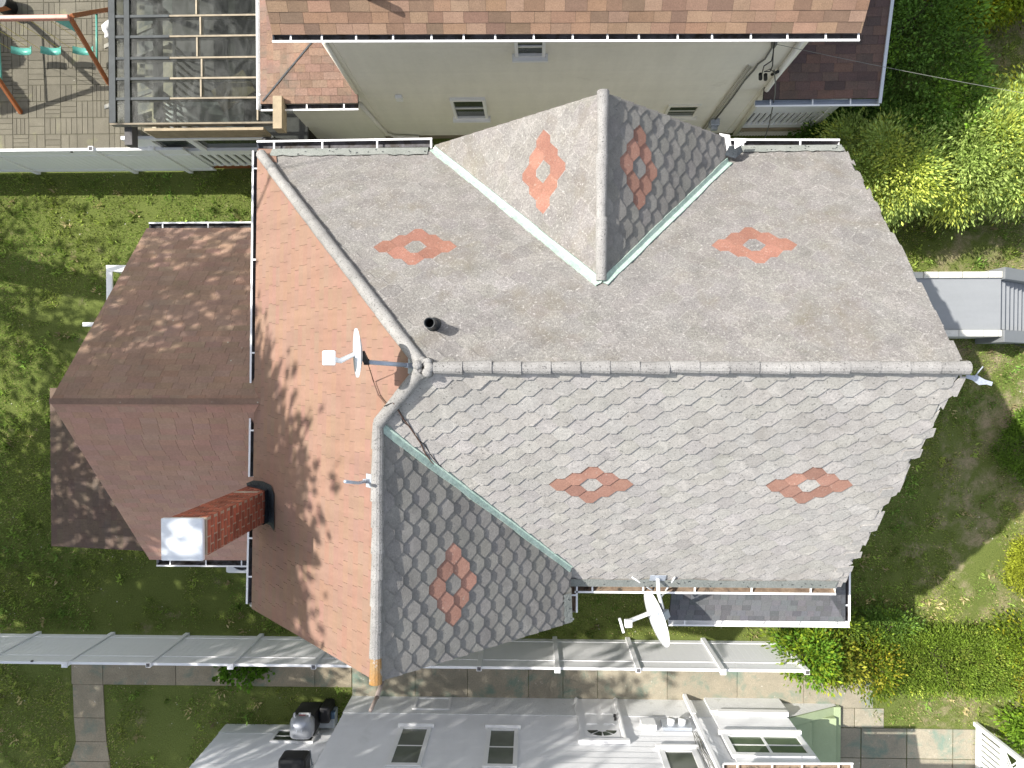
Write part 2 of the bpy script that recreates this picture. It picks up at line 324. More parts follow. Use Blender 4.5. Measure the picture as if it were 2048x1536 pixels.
def hexroof(mb, pl, poly3, rings, seed, ragged=0.0, lichen=0, step=.010, mis=.03, lost=()):
    rd = random.Random(seed); cv = ccw([pl.to2(p) for p in poly3])
    us = [p[0] for p in cv]; vs = [p[1] for p in cv]
    ends = [pl.to3(*q).x > 5 for q in cv]
    ou, ov = pl.to2(rings[0]); red = set()
    for rc in rings:
        a, b = pl.to2(rc); r = round((b-ov)/(HH/2)); 
        if len(rings) > 1 and rc is not rings[0]: r = 0
        k = round((a-ou)/(LX/2)); k += (k+r) % 2
        for dk, dr in ((0, -2), (-1, -1), (1, -1), (-2, 0), (2, 0), (-1, 1), (1, 1), (0, 2)): red.add((k+dk, r+dr))
    for r in range(int((min(vs)-ov)/(HH/2))-2, int((max(vs)-ov)/(HH/2))+3):
        for k in range(int((min(us)-ou)/(LX/2))-2, int((max(us)-ou)/(LX/2))+3):
            if (k+r) % 2: continue
            u, v = ou+k*LX/2, ov+r*HH/2
            e = .03; shape = [(-HW/2, 0), (-HC/2-.02, -HH/2-e), (HC/2+.02, -HH/2-e), (HW/2, 0), (HC/2, HH/2), (-HC/2, HH/2)]
            an = rd.gauss(0, .012); ca, sa = math.cos(an), math.sin(an)
            du, dv = rd.gauss(0, .003), rd.gauss(0, .004)
            poly = [(u+du+x*ca-y*sa, v+dv+x*sa+y*ca) for x, y in shape]
            cvx = cv if not ragged else [(a_+(rd.gauss(0, ragged) if ends[i_] else 0), b_) for i_, (a_, b_) in enumerate(cv)]
            poly = clip(poly, cvx)
            if len(poly) < 3: continue
            lift = step*rd.uniform(.85, 1.2) + (.012 if rd.random() < mis else 0); sk = rd.gauss(0, .003)
            isred = (k, r) in red
            if isred: lift *= 1.15
            t = rd.uniform(.94, 1.05); t = t*rd.uniform(.80, 1.08) if isred else (t*rd.uniform(.85, .93) if rd.random() < .03 else t); ti = (t, t*rd.uniform(.985, 1.01), t*rd.uniform(.97, 1.01))
            wf = lambda a, b: .004+lift*((b-v)/HH+.5)+sk*(a-u)
            slab(mb, pl, poly, wf, .009, 1 if isred else 0, ti)
            if lichen:                                          # pale lichen crust along weathered tile edges
                for (p0, p1) in ((3, 4), (5, 0), (4, 5)):
                    if rd.random() > lichen or isred: continue
                    q0, q1 = shape[p0], shape[p1]; f0, f1 = rd.uniform(-1.2, .25), rd.uniform(.75, 2.2); f0, f1 = max(f0, 0), min(f1, 1)
                    e0 = (q0[0]+(q1[0]-q0[0])*f0, q0[1]+(q1[1]-q0[1])*f0); e1 = (q0[0]+(q1[0]-q0[0])*f1, q0[1]+(q1[1]-q0[1])*f1); sc = 1-rd.uniform(.08, .19)
                    lp = [(u+du+x*ca-y*sa, v+dv+x*sa+y*ca) for x, y in (e0, e1, (e1[0]*sc, e1[1]*sc), (e0[0]*sc, e0[1]*sc))]
                    lp = clip(ccw(lp), cv)
                    if len(lp) >= 3: mb.add([pl.to3(a, b, wf(a, b)+.0012) for a, b in lp], [tuple(range(len(lp)))], 0, rd.uniform(1.08, 1.24))
    # solid deck below
    n = len(cv); slab(mb, pl, cv, lambda a, b: -.012, .05, 2, 1.)
def shingles(mb, pl, poly3, expo, tab, seed, tones, step=.006, mi=0, under=1, gap=.004):
    rd = random.Random(seed); CV = [ccw([pl.to2(p) for p in q]) for q in (poly3 if isinstance(poly3[0], list) else [poly3])]; us = [p[0] for c in CV for p in c]; vs = [p[1] for c in CV for p in c]
    v = max(vs)+.001; r = 0
    while v > min(vs)-expo:
        u = min(us)-rd.uniform(0, tab)
        while u < max(us):
            wd = tab*rd.uniform(.75, 1.3) if len(tones) > 2 else tab
            q4 = [(u+gap/2, v-expo-.004), (u+wd-gap/2, v-expo-.004), (u+wd-gap/2, v+rd.gauss(0, .0015)), (u+gap/2, v+rd.gauss(0, .0015))]
            tn = rd.choice(tones); l = step*rd.uniform(.8, 1.3); tn = tuple(c*rd.uniform(.96, 1.04) for c in tn)
            for cv in CV:
                poly = clip(q4, cv)
                if len(poly) >= 3: slab(mb, pl, poly, lambda a, b: .002+l*((b-v)/expo+1), .006, mi, tn)
            u += wd
        v -= expo; r += 1
    for cv in CV: slab(mb, pl, cv, lambda a, b: -.008, .05, under, 1.)
def caps(mb, p, q, r, L, seed, mi=0, taper=.82, lump=0., last=None):
    rd = random.Random(seed); p, q = Vector(p), Vector(q); D = (q-p); tot = D.length; d = D/tot
    side = d.cross(Vector((0, 0, 1))).normalized(); up = side.cross(d); n = 9; k = max(1, round(tot/L)); L = tot/k
    for i in range(k):
        a, b = p+d*(i*L-.03 if i else 0), p+d*(i+1)*L
        r0, r1 = r*taper*jit(.03), r*jit(.03); t = rd.uniform(.88, 1.06); sh = side*rd.gauss(0, .004)
        vs = []
        for e, rr in ((a, r0), (a.lerp(b, .5), (r0+r1)/2*jit(lump)), (b, r1), (b, r1-.016)):
            vs += [e+sh+(side*math.cos(th)+up*math.sin(th))*rr*(1+rd.uniform(-lump, lump)*.4) for th in [math.radians(-25+230*j/(n-1)) for j in range(n)]]
        fs = [(g*n+j, g*n+j+1, (g+1)*n+j+1, (g+1)*n+j) for g in range(3) for j in range(n-1)]
        mb.add(vs, fs[:-(n-1)], last if (last is not None and i == k-1) else mi, t); mb.add(vs[2*n:], [(j, j+1, n+j+1, n+j) for j in range(n-1)], mi, .35)  # end lip tinted dark to stand for the shadow at each joint
    mb.add([q+(side*math.cos(th)+up*math.sin(th))*r*.9 for th in [math.radians(-25+230*j/(n-1)) for j in range(n)]], [tuple(range(n))], mi, .9)
def gutter(parent, p, q, out, mats=None, wd=.125, hang=.85, ph=.3, name='gutter'):
    """open trough along p-q (back top edge), opening outward along `out`"""
    p, q, o = Vector(p), Vector(q), Vector(out).normalized(); mb = MB(); d = (q-p); L = d.length; d /= L; Z = Vector((0, 0, 1))
    prof = [(0, 0), (0, -.10), (wd*.65, -.10), (wd, -.005)]
    for i in range(3):
        a, b = prof[i], prof[i+1]
        mb.add([p+o*a[0]+Z*a[1], q+o*a[0]+Z*a[1], q+o*b[0]+Z*b[1], p+o*b[0]+Z*b[1]], [(0, 1, 2, 3)], 1)
    mb.add([p+o*wd*.66+Z*-.108, q+o*wd*.66+Z*-.108, q+o*(wd+.012)+Z*-.006, p+o*(wd+.012)+Z*-.006], [(0, 1, 2, 3)], 0)
    mb.bar(p+o*(wd+.006)+Z*.004, q+o*(wd+.006)+Z*.004, .032, .022, 0)
    for e in (p, q):
        mb.add([e+o*a+Z*b for a, b in prof], [(0, 1, 2, 3)], 0); 
    x = ph
    while x < L:
        c = p+d*x; mb.bar(c+Z*.012-o*.03, c+o*wd+Z*.012, .028, .008, 0); x += hang*jit(.12)
    return mb.build(name, mats or [m_white, m_gutin], parent)
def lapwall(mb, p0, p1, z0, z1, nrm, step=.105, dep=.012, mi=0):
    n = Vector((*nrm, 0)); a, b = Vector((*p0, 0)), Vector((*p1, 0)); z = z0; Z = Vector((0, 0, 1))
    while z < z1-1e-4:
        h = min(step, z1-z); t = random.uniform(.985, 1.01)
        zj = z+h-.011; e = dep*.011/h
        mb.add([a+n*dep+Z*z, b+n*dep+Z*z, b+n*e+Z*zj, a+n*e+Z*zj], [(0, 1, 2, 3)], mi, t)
        mb.add([a+n*e+Z*zj, b+n*e+Z*zj, b+Z*(z+h), a+Z*(z+h)], [(0, 1, 2, 3)], mi, .70)  # darker lap-top strip: the butt shadow line put into the tint
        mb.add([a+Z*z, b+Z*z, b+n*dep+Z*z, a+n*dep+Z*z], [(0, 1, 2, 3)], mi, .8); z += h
def window(parent, x0, x1, z0, z1, Y, s, rails=1, cols=1, fr=.07, proud=.05, pane=None, sill=True, frame_mat=None):
    """casement on a wall whose outside faces s*Y"""
    fm = frame_mat or m_white; mb = MB(); f = lambda a, b: (min(a, b), max(a, b))
    y0, y1 = f(Y-s*.03, Y+s*proud)
    mb.box(x0, x1, y0, y1, z1-fr, z1); mb.box(x0, x1, y0, y1, z0, z0+fr)
    mb.box(x0, x0+fr, y0, y1, z0+fr, z1-fr); mb.box(x1-fr, x1, y0, y1, z0+fr, z1-fr)
    a0, a1 = f(Y-s*.03, Y+s*proud*.6)
    for i in range(1, rails+1):
        zc = z0+(z1-z0)*i/(rails+1); mb.box(x0+fr, x1-fr, a0, a1, zc-.02, zc+.02)
    for i in range(1, cols):
        xc = x0+(x1-x0)*i/cols; mb.box(xc-.03, xc+.03, a0, a1+.001, z0+fr, z1-fr)
    w_ = mb.build('window', fm, parent)
    b0, b1 = f(Y+s*.018, Y+s*.024)
    MB().box(x0+fr*.9, x1-fr*.9, b0, b1, z0+fr*.9, z1-fr*.9).build('pane', pane or m_pane, w_)
    if sill:
        c0, c1 = f(Y+s*.002, Y+s*(proud+.06)); MB().box(x0-.05, x1+.05, c0, c1, z0-.06, z0-.002).build('sill', fm, w_)
    return w_

# ------------------------------------------------------------------ foliage helpers
def leafmesh(name, C, N, size, tint, mat, parent=None, aspect=.5, seed=0, up=None):
    """rhombic leaves at centres C growing along unit vectors N"""
    r = np.random.default_rng(seed); n = len(C); N = N/np.linalg.norm(N, axis=1, keepdims=True)
    k = r.normal(size=(n, 3)); k += 0 if up is None else up*np.array([0, 0, 2.]); S = np.cross(N, k); S /= np.linalg.norm(S, axis=1, keepdims=True)+1e-9
    sz = size*r.uniform(.6, 1.4, n)[:, None]; Bn = np.cross(S, N)
    a = C; b = C+N*sz*.5+S*sz*aspect*.5+Bn*sz*.08; c = C+N*sz; d = C+N*sz*.5-S*sz*aspect*.5+Bn*sz*.08
    V = np.stack([a, b, c, d], 1).reshape(-1, 3); off = wloc(parent)
    o_ = np.array(off) if parent is not None else np.array([C[:, 0].mean(), C[:, 1].mean(), C[:, 2].min()])
    V = V-o_; me = bpy.data.meshes.new(name); me.vertices.add(4*n); me.vertices.foreach_set('co', V.ravel().astype(np.float32))
    me.loops.add(4*n); me.loops.foreach_set('vertex_index', np.arange(4*n, dtype=np.int32)); me.polygons.add(n)
    me.polygons.foreach_set('loop_start', np.arange(0, 4*n, 4, dtype=np.int32)); me.polygons.foreach_set('loop_total', np.full(n, 4, np.int32))
    me.update(calc_edges=True); me.materials.append(mat)
    ca = me.color_attributes.new('tint', 'FLOAT_COLOR', 'CORNER')
    t = np.repeat(np.hstack([tint, np.ones((n, 1))]), 4, axis=0).astype(np.float32); ca.data.foreach_set('color', t.ravel())
    o = bpy.data.objects.new(name, me); COL.objects.link(o)
    if parent is not None: o.parent = parent
    else: o.location = o_
    return o
def tones(n, base, var, r, warm=None, wf=0.):
    t = np.clip(r.normal(1, var, (n, 1)), .35, 1.9)*np.array(base)[None]
    if warm is not None:
        k = r.random(n) < wf; t[k] = (np.clip(r.normal(1, var, (k.sum(), 1)), .4, 1.7)*np.array(warm)[None])
    return t
def crown(name, parent, center, rad, nclump, per, lsize, mat, seed, csize=.35, shell=.55, zmin=.1, base=(1, 1, 1), var=.25, warm=None, wf=0., droop=0., aspect=.5, square=False, flat=None):
    r = np.random.default_rng(seed); c = np.array(center); R = np.array(rad)
    if square: p = r.uniform(-1, 1, (nclump, 3)); m = np.abs(p).max(1); k = np.where(m > 0, (shell+(1-shell)*r.random(nclump)**.5)/np.maximum(m, .05), 1); p = p*k[:, None]
    else:
        p = r.normal(size=(nclump, 3)); p /= np.linalg.norm(p, axis=1, keepdims=True); p *= (shell+(1-shell)*r.random(nclump)**.6)[:, None]
        p *= (1+.22*np.sin(p[:, :1]*5+seed)*np.cos(p[:, 1:2]*4+seed*2))
    ctr = c+p*R; ctr[:, 2] = np.maximum(ctr[:, 2], zmin)
    i = np.repeat(np.arange(nclump), per); off = r.normal(size=(len(i), 3))*csize*.5
    C = ctr[i]+off; C[:, 2] = np.maximum(C[:, 2], .03)
    out = (C-c)/R; N = out*1.0+off/csize*1.2+r.normal(size=C.shape)*.35; N[:, 2] -= droop
    ct = np.clip(r.normal(1, .2, (nclump, 1)), .5, 1.5)[i]
    T = tones(len(C), base, var, r)*ct
    if warm is not None:
        kk = (r.random(nclump) < wf)[i]; T[kk] = (T[kk].mean(1, keepdims=True)/np.mean(base))*np.array(warm)
    return leafmesh(name, C, N, lsize, T, mat, parent, aspect, seed+1)
def stem(parent, x, y, h, r0, seed, name='trunk', limbs=0, reach=1.):
    rd = random.Random(seed); mb = MB(); pts = [Vector((x, y, -.05))]; 
    for i in range(1, 6): pts.append(Vector((x+rd.gauss(0, .03*h/3), y+rd.gauss(0, .03*h/3), h*i/5)))
    mb.tube(pts, [r0*(1-.13*i) for i in range(6)], 9)
    for k in range(limbs):
        a = rd.uniform(0, 6.28); s = pts[2+k % 4].copy(); L = reach*rd.uniform(.6, 1.1)
        e = s+Vector((math.cos(a)*L, math.sin(a)*L, L*rd.uniform(.5, 1.0))); mid = s.lerp(e, .5)+Vector((rd.gauss(0, .1), rd.gauss(0, .1), L*.12))
        mb.tube([s, mid, e], [r0*.45, r0*.3, r0*.1], 6)
    return mb.build(name, m_bark, parent, True)

# ================================================================== GROUND
def sheet(name, poly, z, mat, kind='structure', nsub=0):
    mb = MB(); mb.add([(x, y, z) for x, y in poly], [tuple(range(len(poly)))]); return tag(mb.build(name, mat), kind=kind)
sheet('lawn', [(-300, -300), (300, -300), (300, 300), (-300, 300)], 0.0, m_soil)
# patio of basket-weave pavers
mb = MB(); x0, x1, y0, y1 = -14.5, -5.0, 5.05, 10.5
mb.box(x0, x1, y0, y1, -.02, .012, 1)
S = .405; rd = random.Random(3)
for i in range(int((x1-x0)/S)):
    for j in range(int((y1-y0)/S)):
        cx, cy = x0+i*S, y0+j*S; k = rd.choice((0, 1)); n = rd.choice((2, 3, 4)); g = .010
        if rd.random() < .12: n = 1
        for q in range(n):
            t = rd.uniform(.86, 1.08); zz = .02+rd.uniform(0, .006)
            a, b = q*S/n, (q+1)*S/n
            if k: mb.box(cx+g, cx+S-g, cy+a+g*.6, cy+b-g*.6, .0, zz, 0, t)
            else: mb.box(cx+a+g*.6, cx+b-g*.6, cy+g, cy+S-g, .0, zz, 0, t)
tag(mb.build('patio', [m_paver, m_joint]), kind='structure')
# concrete side path behind the lower fence (joints between slabs are real gaps)
def slabs(name, xs, y0, y1, mat, gap=.012, z=.03):
    mb = MB(); rd = random.Random(len(xs))
    for a, b in zip(xs[:-1], xs[1:]): mb.box(a+gap/2, b-gap/2, y0, y1, -.02, z+rd.uniform(-.004, .004), 0, rd.uniform(.9, 1.06))
    return tag(mb.build(name, mat), kind='structure')
slabs('side_path', [-11.55, -10.75, -8.9, -7.2, -5.4, -4.48], -7.84, -6.75, m_conc)
slabs('alley', [-4.47, -2.9, -1.6, -.1, .75, 1.6, 3.3, 5.0, 6.6, 8.28], -8.2, -6.75, m_conc2)
mb = MB(); rd = random.Random(5); pts = [(-7.85, -11.52, -10.75), (-8.7, -11.5, -10.72), (-9.3, -11.45, -10.68), (-9.8, -11.6, -10.6), (-10.6, -12.6, -10.55)]
for a, b in zip(pts[:-1], pts[1:]):
    t = rd.uniform(.92, 1.06); v = [(a[1], a[0], .026), (a[2], a[0], .026), (b[2], b[0]+.012, .026), (b[1], b[0]+.012, .026)]
    mb.add(v+[(x, y, -.02) for x, y, z in v], [(0, 1, 2, 3), (0, 4, 5, 1), (1, 5, 6, 2), (2, 6, 7, 3), (3, 7, 4, 0)], 0, t)
tag(mb.build('garden_path', m_conc), kind='structure')
mb = MB(); rd = random.Random(8)
for a, b in zip([7.15, 7.84, 8.55], [7.84, 8.55, 8.55]):
    if b > a: mb.box(a+.01, b-.01, -8.68, -8.215, -.02, .026, 0, rd.uniform(.9, 1.05))
for a, b in ((6.5, 8.0), (8.0, 9.1), (9.1, 10.2), (10.2, 10.75)):
    mb.box(a+.012, b-.012, -9.42, -8.7, -.02, .028, 0, rd.uniform(.86, 1.1)); mb.box(a+.012, b-.012, -12.5, -9.44, -.02, .026, 0, rd.uniform(.86, 1.1))
tag(mb.build('driveway', m_conc2), kind='structure')

# ================================================================== MAIN HOUSE
ZE, ZR = 5.6, 9.2
A = Vector((-4.66, 3.75, ZE)); B = Vector((-4.81, -4.07, ZE)); APX = Vector((-1.305, .04, ZR)); RE = Vector((5.09, .04, ZR))
PO = Plane(A, B, APX); PT = Plane(APX, RE, (0, 3.72, ZE)); PB = Plane(APX, RE, (0, -3.6, ZE))
hd = PO.n.cross(PB.n); hd = hd if hd.z < 0 else -hd
CS = APX+hd*((8.5-ZR)/hd.z); CE = PO.at(-2.03, -4.06)
PC = Plane(CS, CE, (.62, -4.08, 6.0))
vd = PC.n.cross(PB.n); vd = vd if vd.z < 0 else -vd
VB = CS+vd*((6.0-CS.z)/vd.z)
D0 = PT.at(.93, 1.16); D1 = Vector((.95, 3.71, D0.z))
PDL = Plane(D0, D1, (-1.64, 3.80, ZE)); PDR = Plane(D0, D1, (3.10, 3.70, 6.0))
house = thing('house', (.2, 0, 0), 'house with hexagonal grey tile roof, red tile diamonds, orange hip slope and brown rear wing', 'house')
# walls
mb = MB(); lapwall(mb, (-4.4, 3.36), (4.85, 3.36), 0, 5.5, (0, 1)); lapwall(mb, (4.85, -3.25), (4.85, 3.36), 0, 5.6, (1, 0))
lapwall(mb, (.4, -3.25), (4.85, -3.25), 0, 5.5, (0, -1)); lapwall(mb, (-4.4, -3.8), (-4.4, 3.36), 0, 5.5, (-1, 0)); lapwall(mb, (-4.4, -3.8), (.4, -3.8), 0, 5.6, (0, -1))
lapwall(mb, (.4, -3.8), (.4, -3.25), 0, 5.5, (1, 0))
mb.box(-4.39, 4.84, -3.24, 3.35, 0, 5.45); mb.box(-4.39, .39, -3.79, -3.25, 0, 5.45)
mb.add([(4.85, -3.3, 5.6), (4.85, 3.36, 5.6), (4.85, 3.36, 5.75), (4.85, .04, 9.0), (4.85, -3.3, 5.72)], [(0, 1, 2, 3, 4)])
mb.add([(-4.3, -3.8, 5.6), (.3, -3.8, 5.6), (-2.03, -3.8, 8.3)], [(0, 1, 2)]); mb.add([(-1.3, 3.5, 5.5), (2.9, 3.5, 5.5), (.95, 3.5, 7.85)], [(0, 1, 2)])
mb.build('wall', m_house, house)
T3 = [m_hexd, m_redd, m_deck]; C3 = [m_hexc, m_red, m_deck]
UR = Vector((5.15, 3.70, 0)); LR = Vector((5.14, -3.6, 0))
mb = MB(); hexroof(mb, PT, [A+Vector((0, 0, 0)), APX, RE, PT.at(5.15, 3.68)], [PT.hit(831, 496), PT.hit(1551, 498)], 1, ragged=.03, lichen=.55, step=.02, mis=.035)
mb.build('hexagon_tile_roof', T3, house)
mb = MB(); hexroof(mb, PB, [APX, RE, PB.at(5.14, -3.6), PB.at(.3, -3.6), PB.at(-1.9, -1.5), CS], [PB.hit(1182, 966), PB.hit(1603, 968)], 2, ragged=.045, step=.028, mis=.01)
# broken, slipped tiles and a split barge board along the front rake
rd = random.Random(12)
for y in (-2.35, -2.62, -2.9, -3.2, -1.1, -1.7, -.8, -3.42):
    p = PB.at(5.14, y); u, v = PB.to2(p); an = rd.uniform(-.3, .3); s = rd.uniform(.03, .12)
    sg = 1 if PB.u.x > 0 else -1
    q = [(u-sg*.22, v-.08), (u+sg*s*.3, v-.10), (u+sg*s*.55, v+.06), (u-sg*.02, v+.10), (u-sg*.22, v+.07)]
    slab(mb, PB, ccw(q), lambda a, b: .02+.05*abs(a-u)+an*.02, .01, 0, rd.uniform(.97, 1.1))
mb.build('hexagon_tile_roof', C3, house)
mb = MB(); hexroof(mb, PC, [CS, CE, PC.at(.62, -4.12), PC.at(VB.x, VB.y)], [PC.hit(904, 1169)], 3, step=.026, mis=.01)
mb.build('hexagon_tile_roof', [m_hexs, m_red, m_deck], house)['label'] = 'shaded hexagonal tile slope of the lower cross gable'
mb = MB(); vl = PT.n.cross(PDL.n); vl = vl if vl.z < 0 else -vl; VDL = D0+vl*((ZE-D0.z)/vl.z)
hexroof(mb, PDL, [D0, D1, Vector((-1.64, 3.80, ZE)), VDL], [PDL.hit(1088, 344)], 4, lichen=.55, step=.014, mis=.015); mb.build('hexagon_tile_roof', T3, house)
mb = MB(); vr = PT.n.cross(PDR.n); vr = vr if vr.z < 0 else -vr; VDR = D0+vr*((5.95-D0.z)/vr.z)
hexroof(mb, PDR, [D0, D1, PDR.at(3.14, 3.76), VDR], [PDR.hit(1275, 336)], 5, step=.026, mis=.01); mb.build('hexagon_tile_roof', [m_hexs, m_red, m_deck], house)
mb = MB(); EV = A.lerp(B, (A.y-CS.y)/(A.y-B.y)); shingles(mb, PO, [[A, APX, CS, EV], [CS, CE, B, EV]], .135, .305, 6, [(1, 1, 1), (.99, .985, .985)], .0016)
mb.build('orange_shingle_roof', [m_orange, m_deck], house)
# ridge and hip tiles
mb = MB(); caps(mb, APX+Vector((.12, 0, .02)), RE+Vector((.03, 0, .015)), .086, .345, 1); mb.build('ridge_tiles', [m_cap], house)
mb = MB(); caps(mb, APX+Vector((0, 0, .02)), A.lerp(APX, .035)+Vector((0, 0, .035)), 0.088, .62, 2, taper=.95, lump=.05); mb.build('hip_tiles', [m_cap], house, True)
mb = MB(); caps(mb, APX+Vector((-.02, -.02, .02)), CS+Vector((0, 0, .03)), 0.088, .55, 3, taper=.95, lump=.04); mb.build('hip_tiles', [m_cap], house, True)
mb = MB(); caps(mb, CS+Vector((-.02, 0, .0)), CE+Vector((-.02, -.02, .0)), .086, .345, 4, last=1); mb.build('ridge_tiles', [m_cap, m_capo], house)
mb = MB(); caps(mb, D0+Vector((-.01, .05, .0)), D1+Vector((-.01, .02, .0)), .084, .8, 5, lump=.06); mb.build('ridge_tiles', [m_cap], house, True)
mb = MB(); c = APX+Vector((0, 0, .06))
for k in range(7): 
    a = k*.9; q = c+Vector((math.cos(a)*.075, math.sin(a)*.075, -.03*(k % 3))); mb.tube([q-Vector((0, 0, .12)), q+Vector((0, 0, .02)), q+Vector((0, 0, .045))], [.07, .06, .03], 8, 0, random.uniform(.9, 1.1))
mb.build('mortar_hub', [m_cap], house, True)
# valleys
def valley(p, q, pa, pb, wa, wb, seed):
    rd = random.Random(seed); mb = MB(); d = (q-p).normalized()
    for pl, wd, other in ((pa, wa, pb), (pb, wb, pa)):
        s = pl.n.cross(d).normalized(); mid = p.lerp(q, .5)
        if (mid+s*.3).z < other.z((mid+s*.3).x, (mid+s*.3).y): s = -s
        n = 14; prev = None
        for i in range(n+1):
            c = p.lerp(q, i/n); e = c+s*wd*jit(.10)
            a, b = c+pl.n*.034, e+pl.n*(.036+rd.uniform(0, .006))
            if prev: mb.add([prev[0], a, b, prev[1], prev[1]-pl.n*.035, b-pl.n*.035], [(0, 1, 2, 3), (3, 2, 5, 4)], 0, rd.uniform(.88, 1.08) if i % 3 == 0 else tt)
            tt = rd.uniform(.93, 1.04); prev = (a, b)
    return mb.build('valley_flashing', m_mint, house)
valley(D0, VDL, PT, PDL, .10, .07, 1); valley(D0, VDR, PT, PDR, .085, .09, 2); valley(CS, VB, PB, PC, .05, .10, 3)
# eave strips of crazed sealant
def strip(pl, a, b, wd, seed, off=0.0):
    rd = random.Random(seed); mb = MB(); n = 24; prev = None; d = pl.v
    for i in range(n+1):
        c = a.lerp(b, i/n); lo, hi = c+d*.01+pl.n*.044, c-d*(wd*jit(.12))+pl.n*.036
        if prev: mb.add([prev[0], lo, hi, prev[1]], [(0, 1, 2, 3)], 0, rd.uniform(.93, 1.06))
        prev = (lo, hi)
    # curled flakes and cuts
    for i in range(int((b-a).length*7)):
        c = a.lerp(b, rd.random())-d*rd.uniform(.02, wd*.85); u = pl.u*rd.uniform(-.03, .03)+d*rd.uniform(-.035, .035)
        mb.bar(c+pl.n*.046, c+u+pl.n*.052, .010, .006, 1, rd.uniform(.6, 1.4))
    return mb.build('eave_strip', [m_strip, m_tar], house)
strip(PT, PT.at(-4.4, 3.72), PT.at(-1.75, 3.72), .20, 1); strip(PT, PT.at(3.3, 3.7), PT.at(5.1, 3.7), .17, 2)
strip(PB, PB.at(.62, -3.6), PB.at(5.05, -3.6), .22, 3); strip(PC, PC.at(.60, -3.62), PC.at(.62, -4.1), .17, 4)
mb = MB(); mb.add([PT.at(-4.66, 3.75)+PT.n*.03, PT.at(-4.35, 3.74)+PT.n*.03, PT.at(-4.22, 3.42)+PT.n*.03, PT.at(-4.42, 3.48)+PT.n*.03], [(0, 1, 2, 3)]); mb.build('corner_patch', m_orange, house)
# barge boards
for p, q in ((RE, PT.at(5.15, 3.70)), (RE, PB.at(5.14, -3.6)), (CE, PO.at(-4.81, -4.07)), (CE, PC.at(.62, -4.12)), (D1, Vector((-1.62, 3.80, ZE))), (D1, Vector((3.18, 3.78, ZE)))):
    s = Vector((-.03, 0, 0)) if p is RE else Vector((0, .03 if p.y < 0 else -.03, 0))
    MB().bar(p+Vector((0, 0, -.15))+s, q+Vector((0, 0, -.15))+s, .03, .19).build('barge_board', m_coping, house)
# gutters
gutter(house, (-4.70, 3.78, 5.52), (-1.70, 3.80, 5.52), (0, 1, 0)); gutter(house, (3.22, 3.74, 5.52), (5.12, 3.72, 5.52), (0, 1, 0))
gutter(house, (.72, -3.62, 5.50), (5.12, -3.62, 5.50), (0, -1, 0), [m_white, m_gutin2], .14, .95)
gutter(house, (.63, -4.12, 5.50), (.63, -3.62, 5.50), (1, 0, 0), [m_white, m_gutin2], .12, .4)
gutter(house, (-4.64, 3.76, 5.5), (-4.71, -.28, 5.5), (-1, 0, 0), hang=1.5); gutter(house, (-4.72, -.72, 5.5), (-4.745, -1.82, 5.5), (-1, 0, 0), hang=1.4)
gutter(house, (-4.76, -2.58, 5.5), (-4.80, -4.02, 5.5), (-1, 0, 0), hang=.75)
MB().box(.60, .628, -4.10, -3.25, 5.55, 5.97).build('fascia', m_coping, house)
# torn metal corner at the right foot of the dormer
mb = MB(); q = Vector((3.14, 3.72, 5.98)); mb.add([q+Vector(v) for v in ((-.14, .10, .05), (.02, .06, .08), (.06, -.14, .04), (.02, -.26, .0))], [(0, 1, 2, 3)])
mb.add([q+Vector(v) for v in ((.10, .02, .05), (.30, .02, .02), (.28, -.05, .06), (.10, -.16, .07))], [(0, 1, 2, 3)]); mb.build('torn_flashing', m_white, house)
mb = MB(); mb.add([q+Vector(v) for v in ((.02, -.10, .045), (.20, -.10, .05), (.24, -.2, .06), (.1, -.32, .1), (-.06, -.26, .08))], [(0, 1, 2, 3, 4)]); mb.build('tar_patch', m_tar, house)
# rear wing with its own gable roof
RX0, RX1 = -8.17, -4.45
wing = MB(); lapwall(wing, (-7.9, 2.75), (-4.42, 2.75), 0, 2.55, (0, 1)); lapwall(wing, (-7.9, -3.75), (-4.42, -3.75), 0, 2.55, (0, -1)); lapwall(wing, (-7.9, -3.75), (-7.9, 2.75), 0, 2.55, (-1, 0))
wing.add([(-7.9, -3.75, 2.55), (-7.9, 2.75, 2.55), (-7.9, -.51, 5.45)], [(0, 1, 2)]); wing.box(-7.88, -4.42, -3.74, 2.74, 0, 2.5)
wing = wing.build('rear_wing', m_house, house)
PWU = Plane((RX0, -.51, 5.78), (RX1, -.51, 5.78), (RX0, 3.02, 2.6)); PWL = Plane((RX0, -.51, 5.78), (RX1, -.51, 5.78), (RX0, -4.02, 2.6))
mb = MB(); shingles(mb, PWU, [(RX0, -.51, 5.78), (RX1, -.51, 5.78), (RX1, 3.02, 2.6), (RX0, 3.02, 2.6)], .14, .305, 11, [(1, 1, 1), (.93, .92, .91)], .005)
mb.build('roof', [m_brown, m_deck], wing)
mb = MB(); shingles(mb, PWL, [(RX0, -.51, 5.78), (RX1, -.51, 5.78), (RX1, -4.02, 2.6), (RX0, -4.02, 2.6)], .14, .305, 12, [(1, .98, .97), (.94, .92, .91)], .005)
m_rose = MAT('faded_rose_shingle', (.56, .345, .265), (.50, .305, .23), 1.6, .92, .4, 240, True, fine=.10, speck=(.46, .45, .38), sscale=9, spos=(.78, .82))
mb.build('roof', [m_rose, m_deck], wing)
mb = MB(); mb.bar((RX0-.01, -.51, 5.775), (-4.56, -.51, 5.775), .10, .03, 0, .8); mb.build('ridge_strip', m_brown, wing)
gutter(wing, (RX0+.02, 3.03, 2.54), (-4.78, 3.03, 2.54), (0, 1, 0), wd=.11, hang=1.1); gutter(wing, (RX0+.12, -4.03, 2.54), (-4.78, -4.03, 2.54), (0, -1, 0), wd=.13, hang=.8)
